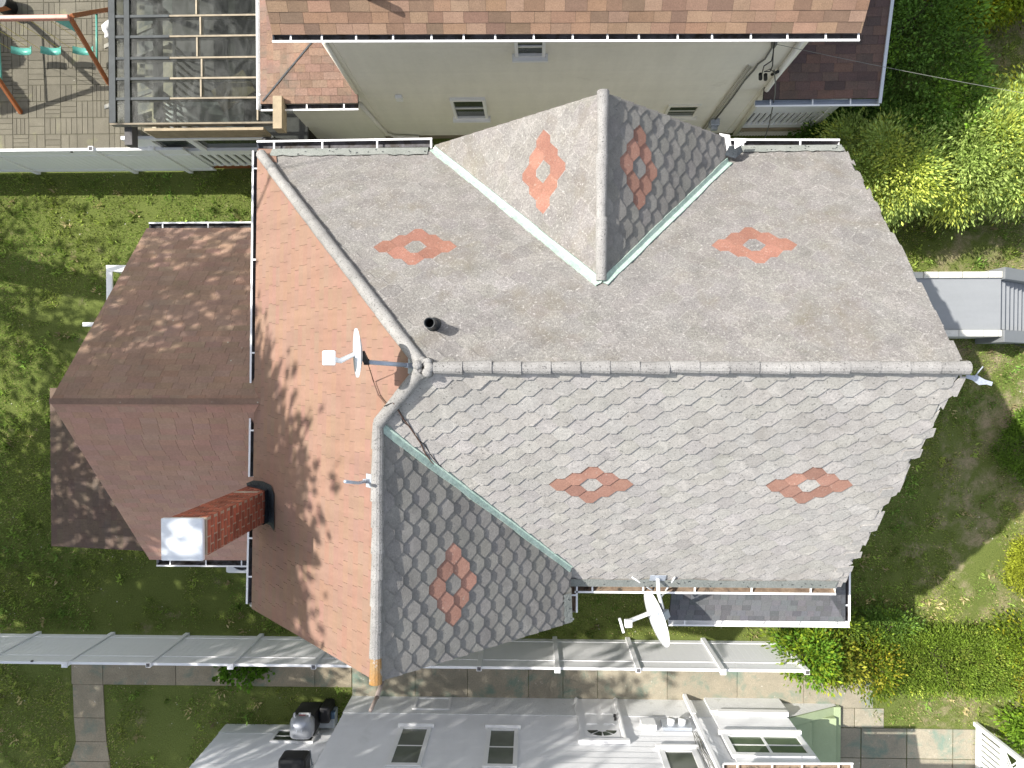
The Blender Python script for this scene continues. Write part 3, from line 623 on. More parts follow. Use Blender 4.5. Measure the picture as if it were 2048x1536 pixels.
a, b, c_, d_ = P(100, 776, 2.25), P(103, 1092, 2.25), P(292, 1104, 2.42), P(292, 776, 2.42)
PL = Plane(a, b, c_); mb = MB(); shingles(mb, PL, [a, b, PL.at(c_.x+.9, c_.y), PL.at(d_.x+.9, d_.y)], .14, .305, 13, [(.52, .56, .58), (.46, .50, .52)], .004)
mb.build('lean_to_roof', [m_brown, m_deck], wing)
for y in (-.6, -2.0, -3.6): MB().bar((-10.1, y, 0), (-10.1, y, 2.2), .1, .1).build('lean_to_post', m_white, wing)
# chimney
CX0, CX1, CY0, CY1 = -4.83, -4.36, -2.46, -1.96
ch = MB(); ch.box(CX0, CX1, CY0, CY1, 0, 8.32, 1); rd = random.Random(21); ci = 0; z = 4.9
while z < 8.25:
    hgt = .080; lz = z+.024
    for (ax, lo, hi) in (('x', CX0, CX1), ('y', CY0, CY1)):
        for sd in (0, 1):
            L = .235; u = lo-(L/2 if (ci+(ax == 'y')) % 2 else 0)
            while u < hi:
                p, q = max(u+.012, lo-.006), min(u+L-.012, hi+.006)
                if q-p > .03:
                    e = .006+rd.uniform(0, .004); t = rd.uniform(.62, 1.25); tt = (t*rd.uniform(.92, 1.05), t, t)
                    if ax == 'x': yy = CY1 if sd else CY0-e; ch.box(p, q, yy, yy+e, lz, lz+hgt, 0, tt)
                    else: xx = CX1 if sd else CX0-e; ch.box(xx, xx+e, p, q, lz, lz+hgt, 0, tt)
                u += L
    z += .106; ci += 1
ch = ch.build('chimney', [m_brick, m_mortar], house)
mb = MB(); mb.box(CX0+.02, CX1-.02, CY0+.02, CY1-.02, 8.321, 8.37); mb.box(CX0+.1, CX1-.1, CY0+.1, CY1-.1, 8.371, 8.45); mb.build('chimney_crown', m_mortar, ch)
mb = MB(); cx, cy = (CX0+CX1)/2, (CY0+CY1)/2; h = .28; zt = 8.46
mb.add([(cx-h, cy-h, zt), (cx+h, cy-h, zt), (cx+h, cy+h, zt), (cx-h, cy+h, zt), (cx-h, cy-h, zt+.07), (cx+h, cy-h, zt+.07), (cx+h, cy+h, zt+.07), (cx-h, cy+h, zt+.07),
        (cx-.2, cy-.2, zt+.075), (cx+.2, cy-.2, zt+.075), (cx+.2, cy+.2, zt+.075), (cx-.2, cy+.2, zt+.075), (cx, cy-.02, zt+.15), (cx, cy+.02, zt+.15)],
       [(0, 3, 2, 1), (0, 1, 5, 4), (1, 2, 6, 5), (2, 3, 7, 6), (3, 0, 4, 7), (4, 5, 12), (5, 6, 13, 12), (6, 7, 13), (7, 4, 12, 13)])
mb.build('chimney_cap', m_capwhite, ch, bevel=.018)
mb = MB(); rd = random.Random(4); ring = []
for x, y in ((CX0-.1, CY1+.02), (CX0+.1, CY1+.10), (CX1-.1, CY1+.13), (CX1+.12, CY1+.10), (CX1+.2, CY1-.05), (CX1+.19, cy), (CX1+.2, CY0+.1), (CX1+.2, CY0-.13), (CX1+.1, CY0-.06), (CX1-.05, CY0-.05), (CX0+.1, CY0-.03)):
    ring.append(PO.at(x, y)+PO.n*.025)
mb.add(ring, [tuple(range(len(ring)))])
for (xa, ya, xb, yb) in ((CX1+.022, CY0-.02, CX1+.022, CY1+.02), (CX0, CY1+.022, CX1+.02, CY1+.022), (CX0, CY0-.022, CX1+.02, CY0-.022)):
    p, q = Vector((xa, ya, 0)), Vector((xb, yb, 0)); za, zb = PO.z(xa, ya), PO.z(xb, yb)
    mb.add([(xa, ya, za-.1), (xb, yb, zb-.1), (xb, yb, zb+.2*jit(.3)), ((xa+xb)/2, (ya+yb)/2, (za+zb)/2+.16), (xa, ya, za+.2)], [(0, 1, 2, 3, 4)])
mb.build('tar_flashing', m_tar, ch)
MB().box(CX0+.03, CX1-.05, CY1+.007, CY1+.016, 6.26, 6.36).build('stone_patch', m_mortar, ch)
# vent pipe through the upper slope
vp = PT.hit(868, 650); mb = MB(); z0 = vp.z
n = 20; mb.tube([(vp.x, vp.y, z0-.1), (vp.x, vp.y, z0+.43)], .068, n, 0, 1., cap=False)
ang = [2*math.pi*k/n for k in range(n)]
rim = [(vp.x+math.cos(a)*r, vp.y+math.sin(a)*r, z) for r, z in ((.068, z0+.43), (.056, z0+.432), (.056, z0-.05)) for a in ang]
mb.add(rim, [(j*n+k, j*n+(k+1) % n, (j+1)*n+(k+1) % n, (j+1)*n+k) for j in (0, 1) for k in range(n)], 0, 1.)
vpo = mb.build('vent_pipe', m_pipe, house, True)
mb = MB(); mb.tube([(vp.x, vp.y, z0-.02), (vp.x, vp.y, z0+.10), (vp.x, vp.y, z0+.13)], [.10, .088, .07], 16); mb.build('pipe_collar', m_pipe, vpo, True)
# front porch roof (low, slate grey) beyond the lower eave
pz = 4.1; pa = P(1338, 1240, pz); pb_ = P(1690, 1240, pz)
pr = MB(); pr.box(pa.x+.3, pb_.x-.3, pa.y+.35, -3.27, 0, pz-.2); pr.box(4.87, pb_.x-.3, -3.26, 2.7, 0, pz-.2); pr = pr.build('front_porch', m_house, house)
PPf = Plane((pa.x, pa.y, pz), (pb_.x, pa.y, pz), (pa.x, -3.3, pz+.60)); PPr = Plane((pb_.x, pa.y, pz), (pb_.x, 2.9, pz), (4.9, 2.9, pz+.60))
hipx = PPf.n.cross(PPr.n); hipx = hipx if hipx.z > 0 else -hipx; hp = Vector((pb_.x, pa.y, pz))+hipx*(.60/hipx.z)
mb = MB(); sl4 = [(1, 1, 1), (1.04, 1.04, 1.04), (.80, .80, .81)]
shingles(mb, PPf, [(pa.x, pa.y, pz), (pb_.x, pa.y, pz), PPf.at(hp.x, min(hp.y, -3.3)), PPf.at(pa.x, -3.3)], .125, .15, 15, sl4, .005); mb.build('roof', [m_slate, m_deck], pr)
mb = MB(); shingles(mb, PPr, [(pb_.x, pa.y, pz), (pb_.x, 2.9, pz), PPr.at(4.9, 2.9), PPr.at(max(4.9, hp.x), hp.y)], .125, .15, 16, sl4, .005); mb.build('roof', [m_slate, m_deck], pr)
gutter(pr, (pa.x, pa.y, pz-.04), (pb_.x+.1, pa.y, pz-.04), (0, -1, 0), [m_white, m_white], .10, .72); gutter(pr, (pb_.x, pa.y, pz-.04), (pb_.x, 2.9, pz-.04), (1, 0, 0), [m_white, m_gutin], .09, 1.0)

# ================================================================== THINGS ON THE ROOF
def reflector(parent, c, n, up, ru, rs, mats, depth=.055):
    n = n.normalized(); s = n.cross(up).normalized(); up = s.cross(n); vs = []; fs = []; K = 36; Rr = 7
    for side in (0, 1):
        for i in range(Rr+1):
            r = i/Rr
            for k in range(K):
                a = 2*math.pi*k/K; vs.append(c+up*(ru*r*math.cos(a))+s*(rs*r*math.sin(a))+n*(depth*(r*r-1)-side*.014+(.0 if i < Rr else -.002*side)))
    b = (Rr+1)*K; mi = []; F = []
    for side in (0, 1):
        for i in range(Rr):
            for k in range(K): F.append(tuple(side*b+x for x in (i*K+k, i*K+(k+1) % K, (i+1)*K+(k+1) % K, (i+1)*K+k)))
    for k in range(K): F.append((Rr*K+k, Rr*K+(k+1) % K, b+Rr*K+(k+1) % K, b+Rr*K+k))
    mb = MB(); mb.add(vs, F); o = mb.build('reflector', mats, parent, True); return o
foot = PO.hit(826, 731); top = P(733, 724, 9.42); dc = P(712, 706, 9.55)
dish = thing('satellite_dish', foot, 'small grey satellite dish on an arm at the ridge corner above the orange slope', 'satellite dish')
n_ = Vector((-.93, -.03, .36)); reflector(dish, dc, n_, Vector((.36, 0, .93)), .27, .285, m_dishg)
mb = MB(); mb.tube([foot+PO.n*.03, top], .027, 12); mb.build('mast', m_metal, dish, True)
mb = MB(); mb.bar(foot-PO.u*.1+PO.n*.02, foot+PO.u*.1+PO.n*.02, .14, .012, 0, 1, PO.n); mb.bar(foot+PO.n*.02, foot+PO.n*.1, .06, .08); mb.build('foot_plate', m_metal, dish)
mb = MB(); mb.bar(top, dc-n_*.07, .06, .06); mb.tube([top-Vector((0, .035, 0)), top+Vector((0, .035, 0))], .034, 10); mb.build('bracket', m_black, dish)
lb = P(656, 716, 9.62); bot = dc-Vector((.36, 0, .93))*.25-n_*.03; mb = MB(); bend = lb+Vector((.10, -.03, -.16)); mb.tube([bot, bend, lb+Vector((.03, -.01, -.05))], [.026, .032, .034], 10); mb.build('feed_arm', m_dish, dish, True)
mb = MB(); lx = Vector((-.93, .0, .36)); mb.bar(lb-lx*.08, lb+lx*.06, .17, .14, up=(.36, 0, .93)); mb.build('feed_box', m_dish, dish, bevel=.015)
# big white dish at the lower eave
foot2 = PB.hit(1315, 1152); dc2 = P(1312, 1237, 5.05); n2 = Vector((-.94, -.27, .22)).normalized(); el = Vector((0, 0, 1))
d2 = thing('satellite_dish', foot2, 'large white satellite dish on braced mast at the lower eave', 'satellite dish')
rf = reflector(d2, dc2, n2, el, .45, .515, m_dish, .075)
mast2 = dc2-n2*.20+Vector((0, 0, -.1))
mb = MB(); mb.tube([foot2+PB.n*.05, foot2+Vector((0, -.25, .1)), mast2+Vector((0, 0, -.25)), mast2+Vector((0, 0, .1))], .032, 12); mb.build('mast', m_dish, d2, True)
mb = MB(); mb.bar(mast2, dc2-n2*.08, .14, .18); mb.build('bracket', m_metal, d2)
mb = MB(); mb.bar(foot2-PB.u*.13+PB.n*.035, foot2+PB.u*.13+PB.n*.035, .16, .012, 0, 1, PB.n); mb.build('foot_plate', m_metal, d2)
for px in (1264, 1349):
    MB().tube([PB.hit(px, 1150)+PB.n*.04, foot2.lerp(mast2, .55)+Vector((0, 0, -.02))], .014, 8).build('brace', m_dish, d2, True)
lb2 = P(1252, 1247, 5.1); bot2 = dc2-el*.36; mb = MB(); mb.bar(bot2, lb2+Vector((0, 0, -.05)), .06, .05); mb.build('feed_arm', m_dish, d2)
tip2 = P(1243, 1251, 5.1); mb = MB(); mb.bar(lb2+Vector((.10, 0, -.02)), lb2+Vector((-.02, 0, 0)), .13, .10); s2 = n2.cross(el).normalized()
mb.bar(tip2-s2*.13, tip2+s2*.13, .045, .07); mb.build('feed_box', m_dish, d2, bevel=.008)
s2 = s2; mb = MB()
for k, (a, b) in enumerate(((-.06, .17), (.02, .2))): mb.bar(dc2+el*(.02+.09*k)+s2*a-n2*.055, dc2+el*(.02+.09*k)+s2*b-n2*.045, .012, .012)
mb.build('faded_marking', m_metal, rf)
# bare mast on the lower gable ridge
f3 = PO.hit(742, 961); r3 = thing('antenna_mast', f3, 'bare bent metal dish mast without dish on the lower gable ridge', 'antenna mast')
mb = MB(); mb.tube([f3+PO.n*.05, f3+Vector((-.12, 0, .22)), P(690, 963, 8.95)], .022, 10); mb.build('mast', m_metal, r3, True)
mb = MB(); mb.bar(f3-PO.u*.09+PO.n*.03, f3+PO.u*.09+PO.n*.03, .13, .012, 0, 1, PO.n); mb.bar(f3+PO.n*.03, f3+PO.n*.10, .05, .08); mb.build('foot_plate', m_metal, r3)
g0 = Vector((-2.04, -4.14, 7.7)); r4 = thing('service_mast', g0, 'thin rusty pole standing at the peak of the lower gable', 'pole')
t4 = P(741, 1421, 9.05); mb = MB(); mb.tube([g0, (t4.x+.005, t4.y+.01, 8.7)], .032, 10); mb.tube([(t4.x+.005, t4.y+.01, 8.69), t4], .025, 10); mb.build('pipe', MAT('rusty_pipe', (.30, .25, .22), (.20, .16, .14), 6, .6, metal=.3), r4, True)
for zz in (7.85, 8.15): MB().box(g0.x-.06, g0.x+.06, g0.y, g0.y+.05, zz, zz+.05).build('bracket', m_metal, r4)
g5 = Vector((5.0, -.03, 8.75)); r5 = thing('gable_bracket', g5, 'bent pale metal plate sticking out under the front ridge end', 'bracket')
mb = MB(); e1, e2 = P(1932, 752, 8.95), P(1984, 768, 8.95); mb.bar(e1, e2, .05, .012); mb.add([e1+Vector((0, 0, .01)), e1.lerp(e2, .5)+Vector((0, -.06, .0)), e2+Vector((0, 0, .01)), e1.lerp(e2, .4)+Vector((0, .05, .01))], [(0, 1, 2, 3)]); mb.build('plate', m_metal, r5)
mb = MB(); mb.tube([P(1948, 755, 8.95), P(1966, 733, 9.05)], .008, 6); mb.build('rod', m_metal, r5)
# cables over the roof
def onroof(pts, offs=.02):
    out = []
    for x, y, pl in pts: out.append(pl.hit(x, y)+pl.n*offs)
    return out
mb = MB(); cap = CS+Vector((0, 0, .12))
hipmid = APX.lerp(CS, .62)+Vector((0, 0, .14))
mb.tube([dc-n_*.1, *onroof([(752, 762, PO), (762, 790, PO), (775, 806, PO)], .04), hipmid, *onroof([(808, 835, PB), (822, 853, PB), (842, 883, PB), (852, 905, PB), (872, 930, PB), (900, 962, PB), (960, 1012, PB), (1000, 1043, PB)], .035)], .009, 6)
tag(mb.build('cable', m_cable), 'thin brown cable running from the small dish down along the lower valley', 'cable')
mb = MB(); mb.tube(onroof([(786, 812, PO)], .13)+[hipmid+Vector((.02, .02, .01))]+onroof([(804, 828, PB), (806, 840, PB), (820, 850, PB), (838, 878, PB), (848, 884, PB), (866, 912, PB), (930, 985, PB)], .03), .007, 6)
tag(mb.build('cable', m_black), 'second thin dark cable looping beside the brown one over the short hip', 'cable')

# ================================================================== NEIGHBOUR HOUSE ABOVE (cream)
NY = 5.68
nh = thing('neighbour_house', (.6, 9, 0), 'cream sided two storey house with tan shingle roof at the top of the photo', 'house')
NX0, NX1 = -3.56, 4.72
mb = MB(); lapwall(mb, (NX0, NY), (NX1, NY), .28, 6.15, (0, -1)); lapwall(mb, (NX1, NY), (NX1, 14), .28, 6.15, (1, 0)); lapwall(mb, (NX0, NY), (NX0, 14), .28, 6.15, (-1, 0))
mb.box(NX0+.01, NX1-.01, NY+.01, 14, 0, 6.1); mb.build('wall', m_cream, nh)
mb = MB(); mb.box(NX0, NX1, NY-.001, NY+.3, 0, .279); mb.build('foundation', m_conc, nh)
MB().box(NX1-.13, NX1+.025, NY-.025, NY+.13, .28, 6.1).build('corner_board', m_cream, nh); MB().box(NX0-.025, NX0+.11, NY-.025, NY+.11, .28, 6.1).build('corner_board', m_cream, nh)
a, b = P(545, 69, 6.34), P(1722, 66, 6.34); rh = 3.6; ry = a.y+4.45
PN = Plane((a.x, a.y, 6.34), (b.x, b.y, 6.34), (0, ry, 6.34+rh)); PN2 = Plane((a.x, ry, 6.34+rh), (b.x, ry, 6.34+rh), (0, 2*ry-a.y, 6.34))
arch4 = [(1, 1, 1), (.96, .93, .9), (1.05, 1.06, 1.06), (.66, .66, .68), (.76, .74, .74), (.88, .88, .88)]
mb = MB(); shingles(mb, PN, [(a.x, a.y, 6.34), (b.x, b.y, 6.34), PN.at(b.x+.05, ry), PN.at(a.x-.05, ry)], .165, .30, 31, arch4, .007); mb.build('roof', [m_arch, m_deck], nh)
mb = MB(); mb.add([PN2.at(a.x, ry), PN2.at(b.x, ry), PN2.at(b.x, 2*ry-a.y), PN2.at(a.x, 2*ry-a.y)], [(0, 1, 2, 3)]); mb.build('roof', m_arch, nh)
for gx_ in (NX0, NX1): mb = MB(); mb.add([(gx_, NY, 6.1), (gx_, 2*ry-NY, 6.1), (gx_, ry, 9.6)], [(0, 1, 2)]); mb.build('gable_wall', m_cream, nh)
gutter(nh, (a.x-.02, a.y+.03, 6.29), (b.x, b.y+.03, 6.29), (0, -1, 0), wd=.115, hang=.55)
vb = PN.hit(738, -6); MB().tube([vb-Vector((0, 0, .1)), vb+Vector((0, 0, .45))], .05, 12).build('vent_pipe', m_archd, nh, True)
def nwin(x0, y0, x1, y1, **k):
    xa, z1 = PW(x0, y0, NY); xb, _ = PW(x1, y0, NY); _, z0 = PW(x0, y1, NY); return window(nh, min(xa, xb), max(xa, xb), z0, z1, NY, -1, **k)
nwin(899, 194, 970, 232, rails=1, fr=.06, proud=.08); nwin(1337, 208, 1403, 231, rails=1, fr=.06, frame_mat=m_cream); nwin(1028, 70, 1092, 107, rails=1, fr=.06, proud=.08)
x, z = PW(798, 191, NY); mb = MB(); mb.box(x-.07, x+.07, NY-.09, NY-.013, z-.11, z+.09); mb.build('wall_vent', m_white, nh, bevel=.01)
def pipe(nodes, r, name, mat, Y=NY-.05, n=8): return MB().tube([Vector((*([PW(px, py, Y)[0], Y, PW(px, py, Y)[1]]),)) for px, py in nodes], r, n).build(name, mat, nh, True)
pipe([(648, 84), (714, 186)], .045, 'downspout', m_cream, NY-.06); pipe([(720, 208), (772, 268), (790, 273), (838, 275)], .045, 'downspout', m_cream, NY-.07)
pipe([(1606, 78), (1470, 268)], .05, 'downspout', m_cream, NY-.07)
m_cond = MAT('conduit_paint', (.50, .47, .38), None, 5, .6)
pipe([(1497, 132), (1402, 262)], .018, 'conduit', m_cond, NY-.04); pipe([(1502, 135), (1408, 262)], .014, 'conduit', m_cond, NY-.04)
m_greycab = MAT('grey_cable', (.20, .20, .18), None, 5, .7)
pipe([(1549, 82), (1546, 92), (1530, 118), (1516, 128), (1508, 140), (1490, 160), (1465, 195), (1430, 240)], .016, 'conduit', m_greycab, NY-.035)
x, z = PW(1428, 248, NY-.1); mb = MB(); mb.box(x-.10, x+.10, NY-.16, NY-.014, z-.12, z+.12); mb.tube([(x, NY-.16, z), (x, NY-.24, z)], .08, 14); mb.build('electric_meter', m_metal, nh, bevel=.012)
mb = MB(); w0 = lambda px, py, Y: Vector((PW(px, py, Y)[0], Y, PW(px, py, Y)[1]))
mb.tube([w0(1549, 85, NY-.10), w0(1547, 100, NY-.25), w0(1543, 122, NY-.3), w0(1528, 132, NY-.28), w0(1523, 150, NY-.25)], .010, 6)
mb.tube([w0(1547, 100, NY-.25), w0(1545, 132, NY-.3), w0(1540, 143, NY-.25), w0(1528, 143, NY-.25)], .010, 6)
mb.tube([w0(1551, 146, NY-.2), w0(1540, 138, NY-.28), w0(1529, 143, NY-.22)], .009, 6)
for px, py in ((1521, 153), (1531, 154)): mb.tube([w0(px, py-5, NY-.2), w0(px, py+5, NY-.24)], .035, 8)
mb.tube([w0(1544, 149, NY-.1), w0(1556, 143, NY-.13)], .03, 8)
mb.build('splice_wires', m_black, nh)
x, z = PW(1549, 85, NY-.06); MB().box(x-.03, x+.03, NY-.12, NY-.013, z-.10, z+.06).build('weatherhead', m_greycab, nh)
# rear addition of the cream house with low hip roof
AZ = 3.12; ea = P(521, 208, AZ); eb = P(716, 206, AZ); sl = .2
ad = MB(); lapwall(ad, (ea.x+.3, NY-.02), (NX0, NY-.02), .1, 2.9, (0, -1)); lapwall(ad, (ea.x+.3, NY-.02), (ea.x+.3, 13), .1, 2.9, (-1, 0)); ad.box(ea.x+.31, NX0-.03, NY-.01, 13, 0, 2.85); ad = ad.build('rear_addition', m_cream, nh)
PA1 = Plane((ea.x, ea.y, AZ), (eb.x, ea.y, AZ), (ea.x, ea.y+1, AZ+sl)); PA2 = Plane((ea.x, ea.y, AZ), (ea.x, 12, AZ), (ea.x+1, ea.y, AZ+sl)); k = NX0+.1-ea.x
mb = MB(); shingles(mb, PA1, [(ea.x, ea.y, AZ), (eb.x, ea.y, AZ), PA1.at(eb.x, ea.y+eb.x-ea.x-.01)], .15, .26, 33, arch4[:3]+[(.84, .84, .84)], .006); mb.build('roof', [m_archo, m_deck], ad)
mb = MB(); shingles(mb, PA2, [(ea.x, ea.y, AZ), PA2.at(ea.x+k, ea.y+k), PA2.at(ea.x+k, 12), (ea.x, 12, AZ)], .15, .26, 34, arch4[:3]+[(.84, .84, .84)], .006); mb.build('roof', [m_archo, m_deck], ad)
gutter(ad, (ea.x, ea.y, AZ-.04), (eb.x, ea.y, AZ-.04), (0, -1, 0), [m_white, m_gutin], .11, .7); gutter(ad, (ea.x, ea.y-.1, AZ-.04), (ea.x, 12, AZ-.04), (-1, 0, 0), [m_white, m_white], .07, 2.5)
mb = MB(); q0, q1 = PA1.at(ea.x+.05, ea.y+.05), PA1.at(ea.x+k, ea.y+k); mb.bar(q0+Vector((0, 0, .012)), q1+Vector((0, 0, .012)), .03, .01, 1); mb.build('hip_strip', [m_arch, m_tar], ad)
# side porch of the cream house
pz = 3.05; qa, qb = P(1512, 199, pz), P(1756, 199, pz)
po = MB(); lp = NY-.02
xr = PW(1632, 240, lp)[0]
_, zt = PW(1560, 207, lp); _, zk = PW(1560, 226, lp); _, zb = PW(1560, 248, lp); _, zf = PW(1560, 254, lp)
po.box(NX1+.05, xr, lp, lp+.06, zk, zt); po.box(NX1+.05, xr, lp-.01, lp+.05, zf, zb)
for i in range(13):
    xx = NX1+.1+(xr-NX1-.15)*i/12; po.box(xx-.035, xx+.035, lp, lp+.04, zb, zk)
po.box(xr-.001, xr+.14, lp-.03, lp+.12, zf-.02, pz-.12); po.box(xr+.05, xr+.13, lp+.12, 11, zf, zt-.3)
po = po.build('side_porch', m_vinyl, nh)
MB().box(NX1+.03, xr+.3, lp+.02, 11, zf-.12, zf-.005).build('floor', m_greydeck, po); MB().box(NX1+.03, xr+.12, lp-.03, lp+.02, zf-.22, zf-.03).build('fascia', m_wood, po)
mb = MB(); hgt = zf-.3
for i in range(40):
    xx = NX1+.05+i*.07
    if xx+hgt < xr+.5: mb.bar((xx, lp+.01, .03), (min(xx+hgt, xr+.1), lp+.01, .03+min(hgt, xr+.1-xx)), .018, .008, up=(0, 1, 0)); mb.bar((xx+hgt, lp+.022, .03), (xx, lp+.022, .03+hgt), .018, .008, up=(0, 1, 0)) if xx+hgt < xr+.1 else None
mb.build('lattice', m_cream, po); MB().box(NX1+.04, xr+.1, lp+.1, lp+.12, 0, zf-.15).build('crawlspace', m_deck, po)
PP = Plane((qa.x, qa.y, pz), (qb.x, qa.y, pz), (qa.x, qa.y+1, pz+.28))
mb = MB(); shingles(mb, PP, [(NX1-.1, qa.y, pz), (qb.x, qa.y, pz), PP.at(qb.x, 12), PP.at(NX1-.1, 12)], .165, .32, 36, [(1, 1, 1), (1.15, 1.05, 1.0), (.7, .72, .78), (.85, .85, .9)], .007); mb.build('roof', [m_archd, m_deck], po)
gutter(po, (qa.x, qa.y, pz-.05), (qb.x+.05, qa.y, pz-.05), (0, -1, 0), [m_white, m_metal], .11, .75); 
mb = MB(); mb.bar((qb.x+.03, qa.y-.1, pz), (qb.x+.03, 12, pz+.28*6.4), .06, .05); mb.build('rake_trim', m_dishg, po)
# service wire across the top right
mb = MB(); s0 = Vector((PW(1551, 88, NY-.1)[0], NY-.1, PW(1551, 88, NY-.1)[1])); s1 = P(2330, 232, 5.2)
mb.tube([s0.lerp(s1, i/12)-Vector((0, 0, .12*4*(i/12)*(1-i/12))) for i in range(13)], .0045, 6); tag(mb.build('overhead_wire', m_greycab), 'thin overhead service wire crossing the shaded lawn at upper right', 'wire')
mb = MB(); s0 = w0(1545, 205, NY-.05); s0 = P(1553, 165, 3.35); mb.tube([P(1548, 140, 4.3), P(1551, 165, 3.9), P(1550, 190, 3.3), P(1545, 215, 2.6), P(1538, 250, 1.6), P(1527, 285, .8)], .012, 6); tag(mb.build('drop_cable', m_greycab), 'loose dark cable hanging down in front of the slatted side porch', 'cable')

# ================================================================== COVERED DECK (upper left)
dk = thing('covered_deck', P(400, 140, 0), 'raised grey deck under a dirty clear plastic roof at the upper left', 'deck')
RZ = 2.92; r0 = P(221, 250, RZ); r1 = P(549, 250, RZ); rt = 10.6
mb = MB(); mb.box(r0.x, r1.x, r0.y, rt, RZ, RZ+.012); mb.build('plastic_roof', m_clear, dk)
ys = [P(400, y, RZ)[1] for y in (197, 157, 116, 73, 32, -10, -52, -94)]
mb = MB()
for y in ys: mb.box(r0.x+.02, r1.x-.02, y-.022, y+.022, RZ-.13, RZ-.004)
mb.box(r0.x+.0, r1.x, r0.y, r0.y+.045, RZ-.14, RZ-.004); mb.box(r0.x, r0.x+.05, r0.y+.05, rt, RZ-.18, RZ-.004)
mb.build('rafters', m_rafter, dk)
xm = P(340, 120, RZ).x; mb = MB()
for y in ys: mb.box(r0.x+.05, xm-.005, y-.026, y+.026, RZ+.013, RZ+.03, 1, jit(.1)); mb.box(xm+.005, r1.x, y-.018, y+.018, RZ+.013, RZ+.028, 0, jit(.1))
for xx, ww in ((226, .13), (256, .11)): x = P(xx, 120, RZ).x; mb.box(x-ww/2, x+ww/2, r0.y+.03, rt, RZ+.031, RZ+.045, 1, jit(.1))
mb.box(r0.x, r1.x, r0.y-.01, r0.y+.025, RZ+.013, RZ+.04, 0, .8)
for i, y in enumerate([r0.y+.03]+ys[:-1]):
    x = P((515, 402, 404, 395, 402, 394, 400, 396)[i], 100, RZ).x; mb.box(x-.016, x+.016, y+.028, ys[i]-.028, RZ+.013, RZ+.027, 0, 1.15)
mb.build('battens', [MAT('weathered_batten', (.36, .31, .23), (.24, .205, .155), 6, .9, tint=True, fine=.2), MAT('dark_batten', (.075, .083, .085), (.05, .055, .057), 4, .8, tint=True)], dk)
mb = MB()
for i, y in enumerate([r0.y+.05]+ys[:-1]):
    x = P((515, 402, 404, 395, 402, 394, 400, 396)[i], 100, RZ).x; mb.box(x-.02, x+.02, y+.025, ys[i]-.025, RZ-.10, RZ-.006)
mb.build('blocking', m_wood, dk)
mb = MB(); x = P(262, 140, 2.6).x; mb.box(x-.08, x+.08, r0.y-.35, rt, RZ-.42, RZ-.19); x2 = P(326, 100, 2.4).x; mb.box(x2-.05, x2+.05, r0.y+.2, rt, RZ-.42, RZ-.2); mb.build('beams', m_greydeck, dk)
FY = 4.98; fx0, fx1 = PW(282, 300, FY)[0], PW(572, 300, FY)[0]; fl = 1.05
mb = MB(); xs = P(345, 100, fl).x; mb.box(xs, -5.2, FY+.1, rt, fl-.12, fl); mb.build('deck_floor', m_greydeck, dk)
mb = MB(); ystart = FY+.3
for j, y in enumerate((FY+1.2, FY+2.6, FY+4.0)):      # stringers and treads stepping down to the patio
    mb.bar((xs-1.6, y, .05), (xs, y, fl-.05), .05, .25); mb.bar((xs-1.65, y, .95), (xs, y, fl+.9), .09, .05)
for i in range(5): mb.box(xs-1.55+i*.31, xs-1.27+i*.31, FY+1.2, FY+4.0, .10+i*.19, .14+i*.19)
mb.build('stairs', m_rafter, dk)
mb = MB()
for i in range(9): 
    x = xs+.05; y = FY+.35+i*.11; mb.box(x-.02, x+.02, y-.02, y+.02, fl, fl+.9)
mb.box(xs, xs+.09, FY+.2, FY+1.25, fl+.9, fl+.95)
for xx in (xs+.45, ): mb.box(xx, xx+.05, FY+.2, FY+2.3, fl+.85, fl+.9)
for i in range(12): y = FY+.3+i*.17; mb.box(xs+.45, xs+.49, y-.018, y+.018, fl, fl+.85)
mb.build('railing', m_rafter, dk)
mb = MB()
for (x, y) in ((r0.x+.35, FY+.1), (r0.x+.35, FY+3.2), (xs+.02, FY+1.25), (xs+.02, FY+3.9)): mb.box(x-.05, x+.05, y-.05, y+.05, 0, RZ-.43)
mb.build('posts', m_rafter, dk)
mb = MB(); _, zb1 = PW(420, 275, FY); mb.box(P(298, 262, 2.7).x, fx1, FY-.005, FY+.05, zb1, RZ-.02); bm = mb.build('header_board', m_wood, dk)
fr = MB(); Z = lambda y: PW(420, y, FY)[1]; X = lambda x, y: PW(x, y, FY)[0]
zt1, zw1, zw0, zr1, zr0, zs = Z(275.5), Z(279), Z(300), Z(308), Z(329), Z(334)
x0 = fx0; fr.box(x0, fx1, FY-.02, FY+.05, zw1, zt1); fr.box(x0, fx1, FY-.02, FY+.05, zr1, zw0)
xl = X(318, 290); fr.box(x0, xl, FY-.019, FY+.04, .25, zw1)
wxs = [xl, X(376, 283)-.0, X(388, 283), fx1]
fr.box(X(378, 283), X(390, 283), FY-.02, FY+.05, zw0, zw1)
fr.box(xl, fx1, FY-.02, FY+.03, zr0-.02, zr0+.03)
for i in range(18):
    x = xl+.06+i*.195
    if x < fx1: fr.box(x, x+.11, FY-.022, FY+.015, zr0-.07, zr1)
fr = fr.build('screen_wall', m_vinyl, dk)
MB().box(xl, fx1, FY+.06, FY+.07, zw0, zw1).build('screen_pane', m_pane, fr)
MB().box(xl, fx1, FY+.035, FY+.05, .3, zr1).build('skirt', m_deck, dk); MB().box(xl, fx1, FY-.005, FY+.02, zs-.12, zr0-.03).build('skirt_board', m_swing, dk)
pp = P(558, 250, 3.2); mb = MB(); mb.box(pp.x-.09, pp.x+.09, pp.y-.1, pp.y+.55, 3.0, 3.3); mb.build('end_beam', m_wood, dk)
